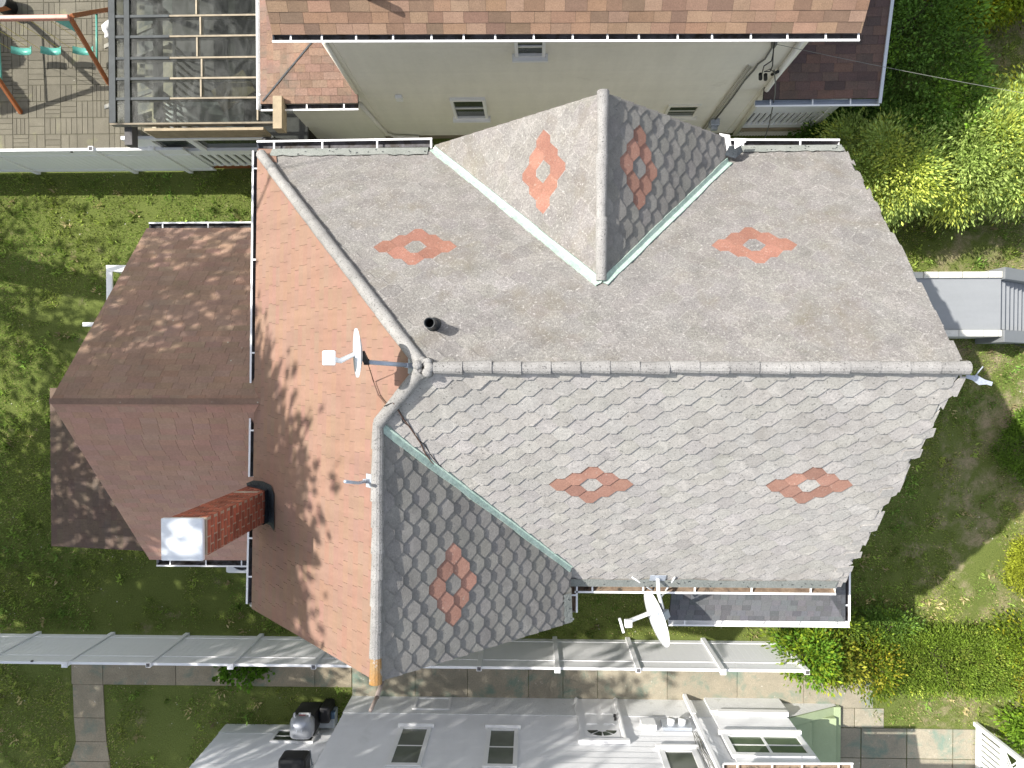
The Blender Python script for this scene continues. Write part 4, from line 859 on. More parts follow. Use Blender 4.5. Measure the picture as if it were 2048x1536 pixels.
mb = MB(); mb.bar((fx1-.1, FY-.1, 2.6), (fx1+.8, FY+.5, .1), .07, .07); mb.bar((fx1+.05, FY+.05, .9), (fx1+.95, FY+.62, .05), .05, .05); mb.build('stair_rail', m_greydeck, dk)
x, z = PW(566, 226, NY); MB().tube([(x, NY-.4, 2.7), (x, NY-.4, 2.8)], .06, 12).build('lamp', m_black, dk)
# tarp heap stored on the deck
mb = MB(); rd = random.Random(2); c = P(400, 225, 1.4); pts = []
for i in range(7):
    for j in range(7): pts.append((c.x-.9+.3*i, c.y-.25+.11*j, fl+.02+.55*math.exp(-((i-2.6)**2+(j-3)**2)/5)+rd.uniform(-.04, .05)))
mb.add(pts, [(i*7+j, i*7+j+1, (i+1)*7+j+1, (i+1)*7+j) for i in range(6) for j in range(6)])
tag(mb.build('tarp', MAT('grey_tarp', (.50, .52, .52), (.40, .42, .42), 3, .5)), 'crumpled pale grey tarp seen through the plastic deck roof', 'tarp')
mb = MB(); c = P(470, 185, 1.4); mb.bar((c.x-.4, c.y-.2, fl+.35), (c.x+.35, c.y+.25, fl+.4), .55, .04); 
for dx, dy in ((-.3, -.3), (.25, .3), (-.35, .0), (.3, .0)): mb.box(c.x+dx-.03, c.x+dx+.03, c.y+dy-.03, c.y+dy+.03, fl, fl+.36)
tag(mb.build('deck_table', m_wood), 'low brown wooden table seen dimly under the plastic deck roof', 'table')
mb = MB(); c = P(213, 57, .25); rd = random.Random(3); pts = []
for i in range(6):
    for k in range(9): a = 2*math.pi*k/9; r = .17*math.sin(math.pi*(i+.4)/6)*rd.uniform(.75, 1.2); pts.append((c.x+math.cos(a)*r*.7, c.y+math.sin(a)*r*1.3, .02+.06*i*rd.uniform(.8, 1.15)))
mb.add(pts, [(i*9+k, i*9+(k+1) % 9, (i+1)*9+(k+1) % 9, (i+1)*9+k) for i in range(5) for k in range(9)]+[tuple(range(45, 54))])
tag(mb.build('plastic_bag', m_white, smooth=True), 'crumpled white plastic bag lying on the patio beside the deck', 'bag')

# ================================================================== SWING SET
BZ = 2.25; a1 = P(139, 35, BZ); a0 = P(-86, 38, BZ)
sw = thing('swing_set', Vector(((a0.x+a1.x)/2, a1.y, 0)), 'wooden swing set with pinkish top beam standing on the patio', 'swing set')
MB().bar(a0-Vector((.2, 0, 0)), a1, .10, .12).build('top_beam', m_swbeam, sw, bevel=.02)
q_ = P(193, 24, .75); legs = [(a1, P(218, 168, .02)), (a1+Vector((.02, .05, 0)), a1+(q_-a1)*(2.23/1.5)), (a0, P(42, 226, .02)), (a0+Vector((0, .05, 0)), P(28, 14, .02))]
for p, q in legs: MB().bar(p-Vector((0, 0, .04)), q, .09, .09).build('leg', m_swing, sw, bevel=.01)
for p, q, r, s in ((*legs[0], *legs[1]), (*legs[2], *legs[3])): MB().tube([p.lerp(q, .667), r.lerp(s, .667)], .025, 10).build('crossbar', m_teal, sw, True)
mb = MB(); g = a1+Vector((-.02, -.03, -.07)); q = legs[0][0].lerp(legs[0][1], .24)
mb.add([g+Vector((-.36, 0, .02)), g+Vector((.04, .08, .02)), q+Vector((0, .02, 0)), g+Vector((-.36, 0, -.02)), g+Vector((.04, .08, -.02)), q+Vector((0, .02, -.04))], [(0, 1, 2), (3, 5, 4), (0, 3, 4, 1), (1, 4, 5, 2), (2, 5, 3, 0)]); mb.build('corner_plate', m_teal, sw)
for px in (46, 105, 169):
    c = P(px, 101, .55); mb = MB(); n = 12; vs = []
    for i in range(n+1):
        t = -1+2*i/n; zz = .13*abs(t)**2.4
        for dy in (-.085, .085): vs.append((c.x+t*.25, c.y+dy, c.z-.06+zz)); 
    vs += [(x, y, z-.014) for x, y, z in vs]; m_ = 2*(n+1)
    mb.add(vs, [(2*i, 2*i+2, 2*i+3, 2*i+1) for i in range(n)]+[(m_+2*i, m_+2*i+1, m_+2*i+3, m_+2*i+2) for i in range(n)]+[(2*i, m_+2*i, m_+2*i+2, 2*i+2) for i in range(n)]+[(2*i+1, 2*i+3, m_+2*i+3, m_+2*i+1) for i in range(n)])
    swn = mb.build('swing_seat', m_teal, sw, True)
    for t in (-1, 1): MB().tube([(c.x+t*.25, c.y, c.z+.06), (c.x+t*.22, a1.y, BZ-.05)], .0045, 6).build('chain', m_yellow, swn)
mb = MB(); c = P(-2, 2, .4); mb.tube([(c.x, c.y, 0), (c.x, c.y, .42), (c.x, c.y, .46)], [.20, .24, .245], 24); pot = mb.build('round_pot', m_black, None, True); tag(pot, 'round dark pot with pale rim cut by the upper left corner', 'pot')
mb = MB(); mb.tube([(c.x, c.y, .461), (c.x, c.y, .475)], [.235, .225], 24); mb.build('lid', m_rafter, pot)

# ================================================================== FENCES
m_hole = m_black
def fence(name, x_list, y, label, side, x_end0, x_end1, zt=1.78):
    """white vinyl privacy fence along x; `side` = direction of the rails' visible face"""
    f = thing(name, (sum(x_list)/len(x_list), y, 0), label, 'fence')
    ends = sorted(set([x_end0]+list(x_list)+[x_end1]))
    for i in range(len(ends)-1):
        a, b = ends[i]+(.055 if ends[i] in x_list else 0), ends[i+1]-(.055 if ends[i+1] in x_list else 0)
        if b-a < .15: continue
        mb = MB(); k = max(1, round((b-a)/.15)); w_ = (b-a)/k
        for j in range(k): mb.box(a+j*w_+.003, a+(j+1)*w_-.003, y-.014, y+.014, .10, zt-.02, 0, random.uniform(.97, 1.02))
        mb.box(a, b, y-.011, y+.011, .08, zt-.03, 0, .9)
        mb.build('panel', m_vinyl, f)
        for e, za_, zb_ in ((.03, zt-.02, zt+.055), (.026, 1.40, 1.435), (.026, .25, .285)): MB().box(a, b, y-e, y+e, za_, zb_).build('rail', m_vinyl, f, bevel=.005)
    for i, x in enumerate(x_list):
        mb = MB(); mb.box(x-.055, x+.055, y-.055, y+.055, 0, 1.9); pst = mb.build('post', m_vinyl, f, bevel=.006)
        if i % 2: MB().box(x-.04, x+.04, y-.04, y+.04, 1.901, 1.905).build('open_top', m_gutin, pst)
        else:
            mb = MB(); mb.add([(x-.065, y-.065, 1.902), (x+.065, y-.065, 1.902), (x+.065, y+.065, 1.902), (x-.065, y+.065, 1.902), (x-.065, y-.065, 1.93), (x+.065, y-.065, 1.93), (x+.065, y+.065, 1.93), (x-.065, y+.065, 1.93), (x, y, 1.955)],
               [(0, 1, 5, 4), (1, 2, 6, 5), (2, 3, 7, 6), (3, 0, 4, 7), (4, 5, 8), (5, 6, 8), (6, 7, 8), (7, 4, 8)]); mb.build('cap', m_vinyl, pst)
    return f
f1 = fence('vinyl_fence', [-14.25, -12.37, -10.49, -8.60, -6.73, -4.87, -3.02, -1.18, .55, 2.33, 4.17, 6.0], -6.58, 'long white vinyl fence between the house and the concrete alley', 1, -16, 6.0)
f2 = fence('vinyl_fence', [-12.25, -9.79, -8.42], 4.93, 'short white vinyl fence between the patio and the back lawn', -1, -16, -7.75)
for f_, px, py, y in ((f1, 64, 1323, -6.58+.03), (f2, 143, 303, 4.93-.03)):
    x, z = PW(px, py, y); s = 1 if f_ is f1 else -1
    MB().tube([(x, y-.0*s, z), (x, y+.02*s, z)], .03, 14).build('round_hole', m_black, f_)
# white slatted gate fence at the lower right corner
gx = P(1950, 1447, 0).x; gy = P(1950, 1447, 0).y
gf = thing('slatted_fence', (gx, gy, 0), 'white slatted fence running out of the lower right corner', 'fence')
MB().box(gx-.05, gx+.05, gy-.05, gy+.05, 0, 1.75).build('post', m_white, gf, bevel=.01); MB().box(gx-.05, gx+.05, gy-2.45, gy-2.35, 0, 1.75).build('post', m_white, gf, bevel=.01)
for e, za_, zb_ in ((.03, .08, .22), (.03, 1.0, 1.14), (.035, 1.58, 1.72)): MB().box(gx-e, gx+e, gy-2.35, gy-.05, za_, zb_).build('rail', m_white, gf)
mb = MB()
for i in range(17): y = gy-.12-i*.135; mb.box(gx-.012, gx+.012, y-.10, y-.005, .22, 1.0)
mb.build('slats', m_white, gf)
mb = MB()
for i in range(24):
    y = gy-.1-i*.1
    if y-.42 > gy-2.4: mb.bar((gx+.004, y, 1.15), (gx+.004, y-.42, 1.57), .03, .008, up=(1, 0, 0)); mb.bar((gx-.006, y-.42, 1.15), (gx-.006, y, 1.57), .03, .008, up=(1, 0, 0))
mb.build('lattice', m_white, gf)

# ================================================================== WHITE HOUSE BELOW
SY = -8.08; SX0, SX1 = -4.46, 4.2
sh = thing('white_house', (0, -11, 0), 'white sided house with sunporch along the bottom of the photo', 'house')
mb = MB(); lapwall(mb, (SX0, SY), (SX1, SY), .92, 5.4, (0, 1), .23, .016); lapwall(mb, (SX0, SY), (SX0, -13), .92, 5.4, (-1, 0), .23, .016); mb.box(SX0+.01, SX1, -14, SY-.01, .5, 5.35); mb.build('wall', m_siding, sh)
mb = MB(); mb.box(SX0-.015, SX1, -14, SY+.025, 0, .918); mb.build('foundation', m_parge, sh)
ph = MB(); PSH = Plane((SX0-.3, SY+.15, 5.4), (SX1+3, SY+.15, 5.4), (0, -12, 8.0)); shingles(ph, PSH, [(SX0-.3, SY+.15, 5.4), (SX1+2.6, SY+.15, 5.4), PSH.at(SX1+2.6, -12), PSH.at(SX0-.3, -12)], .2, .4, 41, [(1, 1, 1), (.8, .8, .8), (.9, .9, .9)]); ph.build('roof', [m_slate, m_deck], sh)
# low left extension
EY = -8.83; EX0 = P(453, 1450, 0).x
ex = MB(); lapwall(ex, (EX0, EY), (SX0, EY), .45, 3.3, (0, 1), .23, .012); lapwall(ex, (EX0, EY), (EX0, -13), .45, 3.3, (-1, 0), .23, .012); ex.box(EX0+.01, SX0-.02, -13, EY-.01, 0, 3.25); ex = ex.build('side_extension', m_siding, sh)
MB().box(EX0-.012, SX0-.02, -13, EY+.02, 0, .448).build('foundation', m_parge, ex)
PEX = Plane((EX0-.2, EY, 3.3), (SX0, EY, 3.3), (EX0, EY-2, 3.7)); mb = MB(); mb.add([PEX.at(EX0-.2, EY), PEX.at(SX0-.02, EY), PEX.at(SX0-.02, -13), PEX.at(EX0-.2, -13)], [(0, 1, 2, 3)]); mb.build('roof', m_slate, ex)
def swin(x0, y0, x1, y1, Y=SY, par=None, **k):
    xa, z0 = PW(x0, y0, Y); xb, _ = PW(x1, y0, Y); _, z1 = PW(x0, y1, Y); return window(par or sh, min(xa, xb), max(xa, xb), z0, z1, Y, 1, **k)
swin(800, 1456, 864, 1534, rails=1, fr=.09, pane=m_pane2, proud=.045); swin(975, 1459, 1037, 1536, rails=1, fr=.09, pane=m_pane2, proud=.045)
swin(1316, 1500, 1392, 1590, rails=1, fr=.12, pane=m_pane2, proud=.045)
swin(833, 1397, 905, 1421, rails=0, cols=2, fr=.06, sill=False); swin(556, 1462, 640, 1486, EY, ex, rails=1, cols=1, fr=.05, sill=False)
# side door with fan light
xa, z0 = PW(1156, 1400, SY); xb, _ = PW(1226, 1400, SY); _, z1 = PW(1156, 1484, SY); z0 = .10
dr = MB(); dr.box(xa, xb, SY+.027, SY+.05, z0, z1-.08)
for i in range(2):
    for (p, q) in ((.18, .8), (.9, 1.3)):
        u0 = xa+(xb-xa)*(.12+.44*i); u1 = u0+(xb-xa)*.32; dr.box(u0, u1, SY+.051, SY+.058, z0+p, z0+q); dr.box(u0+.03, u1-.03, SY+.058, SY+.064, z0+p+.03, z0+q-.03)
dr = dr.build('side_door', m_vinyl, sh)
mb = MB()
for x0_, x1_ in ((xa-.10, xa), (xb, xb+.10)): mb.box(x0_, x1_, SY+.02, SY+.075, z0, z1); mb.box(x0_+.03, x1_-.03, SY+.076, SY+.095, z0, z1)
mb.box(xa-.13, xb+.13, SY+.02, SY+.10, z1+.001, z1+.10); mb.build('door_frame', m_vinyl, dr)
mb = MB(); cx = (xa+xb)/2; zc = z1-.42; n = 5; R_ = .33; Hh = .26
for i in range(4):
    a, b = math.pi*(i/4)+.07, math.pi*((i+1)/4)-.07; ps = [(R_*r*math.cos(t), Hh*r*math.sin(t)) for r, ts in ((1, (a, (a+b)/2, b)), (.32, (b, a))) for t in ts]
    k = len(ps); mb.add([(cx+x, SY+.066, zc+z) for x, z in ps], [tuple(range(k))])
mb.build('fan_light', m_pane, dr); mb = MB(); mb.box(cx-R_-.05, cx+R_+.05, SY+.052, SY+.06, zc-.05, zc+Hh+.05); mb.build('fan_light_frame', m_vinyl, dr)
mb = MB()
for zz in (z0+.92, z0+1.08): mb.tube([(xb-.07, SY+.05, zz), (xb-.07, SY+.11, zz)], .03, 10)
mb.build('door_knob', m_black, dr)
# meters, box, wires, downspout
x, z = PW(1296, 1446, SY+.1); MB().box(x-.17, x+.17, SY+.017, SY+.15, z-.16, z+.2).build('utility_box', m_parge, sh, bevel=.015)
x, z = PW(1352, 1446, SY+.1); mt = MB(); mt.box(x-.32, x+.32, SY+.017, SY+.09, z-.2, z+.2); mt = mt.build('meter_board', m_metal, sh)
for dx in (-.12, .13): MB().tube([(x+dx, SY+.09, z+.04), (x+dx, SY+.22, z+.04)], .085, 16).build('electric_meter', m_dish, mt, True)
mb = MB(); rd = random.Random(6)
for k in range(7):
    p0, p1 = (1384+k*1.5, 1466), (1415+k*5, 1545); mb.tube([Vector((PW(p0[0]+(p1[0]-p0[0])*t+rd.uniform(-3, 3), p0[1]+(p1[1]-p0[1])*t, SY+.06)[0], SY+.05+rd.uniform(0, .06), PW(p0[0], p0[1]+(p1[1]-p0[1])*t, SY+.06)[1])) for t in (0, .2, .45, .7, 1)], .008, 5)
mb.build('wire_bundle', m_greycab, sh)
sxd = P(1368, 1393, 0).x; mb = MB(); mb.box(sxd-.045, sxd+.045, SY+.10, SY+.19, .05, 5.3); mb.box(sxd-.05, sxd+.05, SY+.06, SY+.2, 1.0, 1.1); mb.build('downspout', m_vinyl, sh, bevel=.01)
# sunporch
PY = -8.02; sx0 = 4.2; sx1 = PW(1572, 1430, PY)[0]
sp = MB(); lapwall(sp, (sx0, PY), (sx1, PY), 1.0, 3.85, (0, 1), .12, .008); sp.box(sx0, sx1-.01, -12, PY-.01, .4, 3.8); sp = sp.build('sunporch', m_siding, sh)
MB().box(sx0-.01, sx1+.1, -12, PY+.03, 0, .70).build('foundation', m_parge, sp); MB().box(sx0+.12, sx1+.03, PY, PY+.10, .78, .92).build('ledge', m_white, sp)
x0, z0 = PW(1442, 1470, PY); z1 = 2.75; window(sp, x0, sx1-.05, z0, z1, PY, 1, rails=1, cols=2, fr=.11, pane=MAT('green_reflecting_glass', (.13, .17, .11), (.10, .14, .08), 1.3, .1, spec=.6, fine=0))
gz = 4.0; g0, g1 = P(1448, 1537, gz), P(1706, 1537, gz); gutter(sp, (g0.x, g0.y-.04, gz), (g1.x, g1.y-.04, gz), (0, 1, 0), [m_white, m_gutin2], .13, .62, .25)
PSP = Plane((g0.x, g0.y-.05, gz+.02), (g1.x, g0.y-.05, gz+.02), (g0.x, -11, gz+.7)); mb = MB(); shingles(mb, PSP, [(g0.x, g0.y-.05, gz+.02), (g1.x, g0.y-.05, gz+.02), PSP.at(g1.x, -12), PSP.at(g0.x, -12)], .15, .3, 44, [(1, 1, 1), (.85, .85, .85), (1.1, 1.1, 1.1)]); mb.build('roof', [m_slate, m_deck], sp)
MB().box(sx1-.01, g1.x-.2, -12, -8.2, gz-.2, gz-.02).build('porch_ceiling', m_white, sp)
# green painted entrance stoop
st = thing('entrance_stoop', (6.4, -9, 0), 'pale green painted concrete stoop beside the white sunporch', 'stoop')
e0 = sx1+.11; xe = P(1686, 1450, .3).x
mb = MB(); mb.box(e0, e0+.62, -12, PY-.32, 0, .50); mb.box(e0+.621, xe-.17, -12, PY-.3, 0, .34); mb.box(xe-.169, xe, -12, PY-.1, 0, .18); mb.build('steps', m_green, st, bevel=.012)
mb = MB(); mb.add([(e0, PY-.1, 0), (xe-.1, PY-.1, 0), (e0, PY-.1, .78), (e0, PY-.31, 0), (xe-.1, PY-.31, 0), (e0, PY-.31, .78), (xe-.1, PY-.1, .14), (xe-.1, PY-.31, .14)], [(0, 1, 6, 2), (3, 5, 7, 4), (2, 6, 7, 5), (1, 4, 7, 6), (0, 2, 5, 3), (0, 3, 4, 1)]); mb.build('cheek_wall', m_green, st)
MB().add([(e0, PY-.085, .01), (xe-.1, PY-.085, .01), (xe-.1, PY-.085, .13), (e0, PY-.085, .76), ], [(0, 1, 2, 3)]).build('whitewash_face', m_parge, st)

# ================================================================== YARD OBJECTS
gc = P(603, 1456, .95); g = thing('gas_grill', (gc.x, gc.y, 0), 'gas grill with silver lid and black body against the white extension', 'grill')
mb = MB(); n = 10; vs = []
for i, (w_, d_, zz) in enumerate(((.27, .25, .80), (.28, .26, .90), (.26, .24, 1.02), (.19, .17, 1.10), (.08, .07, 1.125))):
    for k in range(20):
        a = 2*math.pi*k/20; e = lambda t: math.copysign(abs(t)**.45, t); vs.append((gc.x+w_*e(math.cos(a)), gc.y+d_*e(math.sin(a)), zz))
mb.add(vs, [(i*20+k, i*20+(k+1) % 20, (i+1)*20+(k+1) % 20, (i+1)*20+k) for i in range(4) for k in range(20)]+[tuple(range(80, 100))])
lid = mb.build('lid', m_silver, g, True)
mb = MB()
for sx in (-.055, .055): mb.tube([(gc.x+sx*1.5, gc.y-.22, 1.05), (gc.x+sx, gc.y, 1.135), (gc.x+sx*1.5, gc.y+.2, 1.06)], .008, 6)
mb.build('lid_rib', m_metal, lid)
mb = MB(); mb.box(gc.x-.27, gc.x+.27, gc.y-.22, gc.y+.24, .1, .798); mb.box(gc.x-.29, gc.x+.42, gc.y-.1, gc.y+.2, .05, .12); mb.build('body', m_black, g, bevel=.03)
mb = MB()
for sx in (-.18, .18): mb.box(gc.x+sx-.02, gc.x+sx+.02, gc.y+.25, gc.y+.33, .86, .92)
mb.build('handle_lug', m_silver, g); MB().box(gc.x-.12, gc.x+.12, gc.y+.242, gc.y+.27, .74, .79).build('label_plate', m_white, g); MB().box(gc.x-.08, gc.x+.06, gc.y+.242, gc.y+.26, .82, .86).build('label_plate', m_redlab, g)
mb = MB(); mb.box(gc.x+.3, gc.x+.55, gc.y-.1, gc.y+.3, .0, .55); tag(mb.build('black_bin', m_black, bevel=.05), 'small black bin on the ground right of the silver grill', 'bin')
tc = P(650, 1438, .3); tt_ = thing('storage_tote', (tc.x, tc.y, 0), 'clouded plastic storage tote with blue rim beside the grill', 'tote')
mb = MB(); mb.box(tc.x-.25, tc.x+.25, tc.y-.2, tc.y+.2, .03, .38); mb.build('tub', m_tote, tt_, bevel=.03); mb = MB(); mb.box(tc.x-.27, tc.x+.27, tc.y+.20, tc.y+.22, .30, .42); mb.box(tc.x-.27, tc.x+.27, tc.y+.06, tc.y+.20, .39, .42); mb.build('rim', m_blue, tt_)
x, z = PW(590, 1530, EY+.2); ac = thing('covered_air_conditioner', (x, EY, z), 'black covered box hung on the wall of the white extension', 'air conditioner')
mb = MB(); mb.box(x-.30, x+.30, EY+.02, EY+.46, z-.2, z+.28); mb.build('cover', m_black, ac, bevel=.08)
for s in (-.27, .27): mb = MB(); mb.bar((x+s, EY+.02, z-.35), (x+s, EY+.42, z-.2), .025, .025); mb.bar((x+s, EY+.03, z-.42), (x+s, EY+.03, z+.1), .025, .02); mb.build('bracket', m_metal, ac)
cc = P(484, 1113, .75); cd = thing('condenser_unit', (cc.x, cc.y, 0), 'light grey air conditioning condenser on the lawn under the wing gutter', 'air conditioner')
mb = MB(); n = 24; mb.box(cc.x-.42, cc.x+.42, cc.y-.42, cc.y+.42, .06, .72); mb.build('housing', m_dish, cd, bevel=.06)
mb = MB(); mb.tube([(cc.x, cc.y, .721), (cc.x, cc.y, .74)], .34, 28); fg = mb.build('fan_opening', m_black, cd)
mb = MB()
for r in (.10, .18, .26, .33): mb.tube([(cc.x+math.cos(a*.2618)*r, cc.y+math.sin(a*.2618)*r, .75) for a in range(25)], .005, 5)
mb.build('grille', m_metal, fg)
# white railing behind the rear wing
wr = thing('deck_railing', P(235, 560, 0), 'white railing corner showing past the brown wing over the back lawn', 'railing')
za = 1.15; q0, q1, q2 = P(219, 537, za), P(262, 537, za), P(222, 640, za)
mb = MB(); mb.bar(q0-Vector((.07, 0, 0)), Vector((-7.9, q0.y, za)), .15, .05); mb.build('top_rail', m_white, wr, bevel=.008); mb = MB(); mb.bar(q0-Vector((0, .075, 0)), Vector((q0.x, q2.y, za)), .14, .05); mb.build('top_rail', m_white, wr, bevel=.008)
MB().bar((q0.x, q0.y, .0), (q0.x, q0.y, za-.03), .09, .09).build('post', m_white, wr); MB().bar((q0.x+.1, q0.y, .25), (-7.9, q0.y, .25), .05, .05).build('bottom_rail', m_white, wr)
MB().bar((q0.x, q0.y-.1, .25), (q0.x, q2.y, .25), .05, .05).build('bottom_rail', m_white, wr)
MB().box(q0.x-.05, -7.9, q2.y-.5, q0.y+.05, .02, .16).build('deck_floor', m_greyp, wr)
w2 = P(166, 649, .95); h2 = thing('handrail', (w2.x, w2.y, 0), 'short white handrail end sticking out past the brown wing', 'handrail')
MB().bar((w2.x, w2.y, .95), (-8.0, w2.y, .95), .10, .05).build('rail', m_white, h2, bevel=.006); MB().bar((w2.x+.07, w2.y, 0), (w2.x+.07, w2.y, .92), .08, .08).build('post', m_white, h2)
# grey front stoop with steps
sz = .98; c0, c1 = P(1842, 557, sz), P(2001, 660, sz)
fs_ = thing('front_stoop', (c1.x-1, (c0.y+c1.y)/2, 0), 'grey painted front landing with pale coping and steps at the right edge', 'stoop')
MB().box(6.3, c1.x, c1.y, c0.y, 0, sz).build('landing', m_greyp, fs_)
for (ya, yb, sd) in ((c0.y+.002, c0.y+.15, 1), (c1.y-.15, c1.y-.002, 0)):
    mb = MB(); x = 6.3; rd = random.Random(ya)
    while x < c1.x-.05:
        L = min(rd.uniform(.32, .6), c1.x-x); mb.box(x+.006, x+L-.006, ya+rd.uniform(-.008, .008)*(1-sd), yb+rd.uniform(-.008, .008)*sd, 0, sz+.07+rd.uniform(-.006, .006), 0, rd.uniform(.92, 1.05)); x += L
    mb.build('coping', m_coping, fs_, bevel=.012)
for i in range(6): MB().box(c1.x+.001+.19*i, c1.x+.19*(i+1), c1.y+.02, c0.y-.04, 0, sz-.15*(i+1)).build('step', m_greyp, fs_)
for ya, yb in ((c0.y-.03, c0.y+.24), (c1.y-.28, c1.y+.0)):
    mb = MB(); xa, xb = c1.x+.002, c1.x+1.3; mb.add([(x, y, z) for y in (ya, yb) for x, z in ((xa, 0), (xb, 0), (xb, .2), (xa, sz+.14))], [(0, 1, 2, 3), (4, 7, 6, 5), (0, 4, 5, 1), (1, 5, 6, 2), (2, 6, 7, 3), (3, 7, 4, 0)]); mb.build('cheek_wall', m_greyp, fs_, bevel=.01)
mb = MB(); mb.tube([P(2008, 675, .5), P(2030, 688, .25), P(2062, 700, .05)], .012, 6); tag(mb.build('hose', m_black), 'thin dark hose trailing from the front steps over the lawn', 'hose')

# ================================================================== PLANTS
def shrub(name, x, y, h, rx, ry, mat, label, cat, seed, nclump=140, per=60, lsize=.07, csize=.26, group=None, trunk=.04, **k):
    t = thing(name, (x, y, 0), label, cat, group)
    crown('foliage', t, (x, y, h*.55), (rx, ry, h*.5), nclump, per, lsize, mat, seed, csize, **k)
    stem(t, x, y, h*.7, trunk, seed, 'stem', 4, min(rx, ry)*.6); return t
GB = dict(base=(.85, .95, .9), var=.22, warm=(1.15, 1.1, .75), wf=.3, droop=.1, aspect=.36)
p = P(1690, 250, 1.2); shrub('golden_cypress', 7.65, 4.45, 2.7, 1.35, 1.05, m_leafg, 'golden feathery cypress bush touching the upper front roof corner', 'cypress', 51, 170, 300, .085, .34, 'golden cypresses by the front corner', **GB)
shrub('golden_cypress', 9.35, 4.75, 2.9, 1.25, 1.15, m_leafg, 'golden feathery cypress standing between two other golden ones', 'cypress', 52, 170, 300, .085, .34, 'golden cypresses by the front corner', **GB)
shrub('golden_cypress', 11.0, 4.9, 3.3, 1.4, 1.5, m_leafg, 'yellowest golden cypress cut by the right edge of the photo', 'cypress', 53, 185, 300, .085, .34, 'golden cypresses by the front corner', **{**GB, 'warm': (1.35, 1.2, .6), 'wf': .4})
t = thing('arborvitae_hedge', (8.35, 7.6, 0), 'tall dense dark green hedge beside the dark porch roof', 'hedge')
crown('foliage', t, (8.35, 7.7, 1.45), (.78, 2.6, 1.35), 700, 60, .085, m_leafd, 61, .24, square=True, shell=.8, base=(1, 1.05, .9), var=.28, warm=(1.5, 1.5, .8), wf=.2); stem(t, 8.35, 7.7, 2.2, .08, 61, 'stem', 5, .6)
shrub('dark_bush', 6.85, 5.45, 1.1, .6, .45, m_leafd, 'dark shaded bush at the foot of the slatted porch', 'bush', 62, 130, 60, .08, .26, base=(.9, 1, .8))
shrub('dark_bush', 7.45, 5.75, 1.6, .75, .6, m_leafd, 'dark shaded bush between porch and golden cypress', 'bush', 63, 130, 60, .08, .26, base=(.9, 1, .8))
shrub('dark_bush', 8.75, 5.85, 1.2, .8, .5, m_leafd, 'low dark bush with bare reddish twigs behind the golden cypress', 'bush', 64, 110, 60, .08, .26, base=(1, .95, .8))
shrub('yellow_bush', 10.3, 8.75, 1.5, 1.0, .75, m_leafl, 'yellow green bush at the top edge beside the tall hedge', 'bush', 65, 150, 70, .09, .3, base=(.8, .95, .6), warm=(1.3, 1.1, .4), wf=.35)
shrub('yellow_bush', 11.9, 9.0, 1.7, 1.0, .8, m_leafl, 'brightest yellow bush in the top right corner', 'bush', 66, 150, 70, .09, .3, base=(1, 1, .6), warm=(1.6, 1.25, .35), wf=.5)
shrub('dark_bush', 11.2, 9.6, 2.3, 1.2, .8, m_leafd, 'dark green bush behind the yellow bushes at the top edge', 'bush', 67, 160, 60, .09, .3, base=(1, 1.05, .8))
shrub('round_shrub', 11.75, -1.75, 1.15, .78, .78, m_leafm, 'round clipped green shrub at the right edge in the house shadow', 'shrub', 71, 260, 60, .05, .16, shell=.85, base=(.9, 1, .6), var=.3)
shrub('round_shrub', 11.95, -4.55, 1.05, .75, .75, m_leafl, 'round lime green shrub in sun at the right edge', 'shrub', 72, 260, 60, .05, .16, shell=.85, base=(1, 1, .7), var=.2)
HM = 'mixed plants of the hedge row'
for (x, y, h, rx, ry, mat, lab, sd, kw) in (
    (6.25, -6.5, 1.9, .55, .55, m_leafm, 'bright green leafy shrub hanging over the end of the long white fence', 81, dict(base=(1, 1.25, .6), lsize=.10, warm=(1.8, 1.6, .6), wf=.3)),
    (7.0, -6.65, 1.6, .5, .6, m_leafm, 'green shrub with tan dead stalks beside the fence end', 82, dict(base=(1.3, 1.15, .7), lsize=.09, warm=(2.3, 1.5, .9), wf=.45)),
    (7.75, -6.75, 1.5, .55, .65, m_leafl, 'yellowish orange tinged shrub before the clipped hedge', 83, dict(base=(.45, .58, .35), lsize=.07, warm=(.85, .70, .45), wf=.3)),
    (7.1, -5.95, 1.1, .5, .35, m_leafm, 'small mixed shrub under the porch roof corner', 84, dict(base=(1, 1, .7), lsize=.08, warm=(1.9, 1.6, .7), wf=.3)),
    (8.35, -6.05, 1.0, .6, .3, m_leafd, 'low dark green edging bush on the lawn side of the hedge', 85, dict(base=(1, 1, .9), lsize=.06, warm=(1.8, 1.6, .8), wf=.2)),
    (11.35, -6.25, 1.4, .55, .5, m_leafl, 'yellow leafed shrub at the right end of the clipped hedge', 86, dict(base=(.5, .64, .4), lsize=.07, warm=(.95, .88, .45), wf=.3)),
    (11.6, -7.0, 1.2, .6, .5, m_leafl, 'pale yellow blossoming shrub below the hedge at the right edge', 87, dict(base=(.7, .75, .6), lsize=.06, warm=(1.1, .95, .8), wf=.4)),
    (11.9, -8.3, 1.2, .75, .6, m_leafm, 'bright green bush over the white slatted fence', 88, dict(base=(1.2, 1.35, .6), lsize=.09, warm=(2, 1.9, .6), wf=.3))):
    ls = kw.pop('lsize'); shrub('hedge_shrub', x, y, h, rx, ry, mat, lab, 'shrub', sd, 90, 45, ls, .24, HM, **kw)
t = thing('clipped_hedge', (9.6, -6.75, 0), 'clipped flat topped green hedge on the lower right lawn', 'hedge')
crown('foliage', t, (9.65, -6.8, .55), (1.45, .62, .5), 800, 75, .05, m_leafm, 91, .16, square=True, shell=.7, base=(1.35, 1.3, .8), var=.25, warm=(2.3, 1.8, 1.5), wf=.12); stem(t, 9.6, -6.8, .7, .05, 91, 'stem', 5, .5)
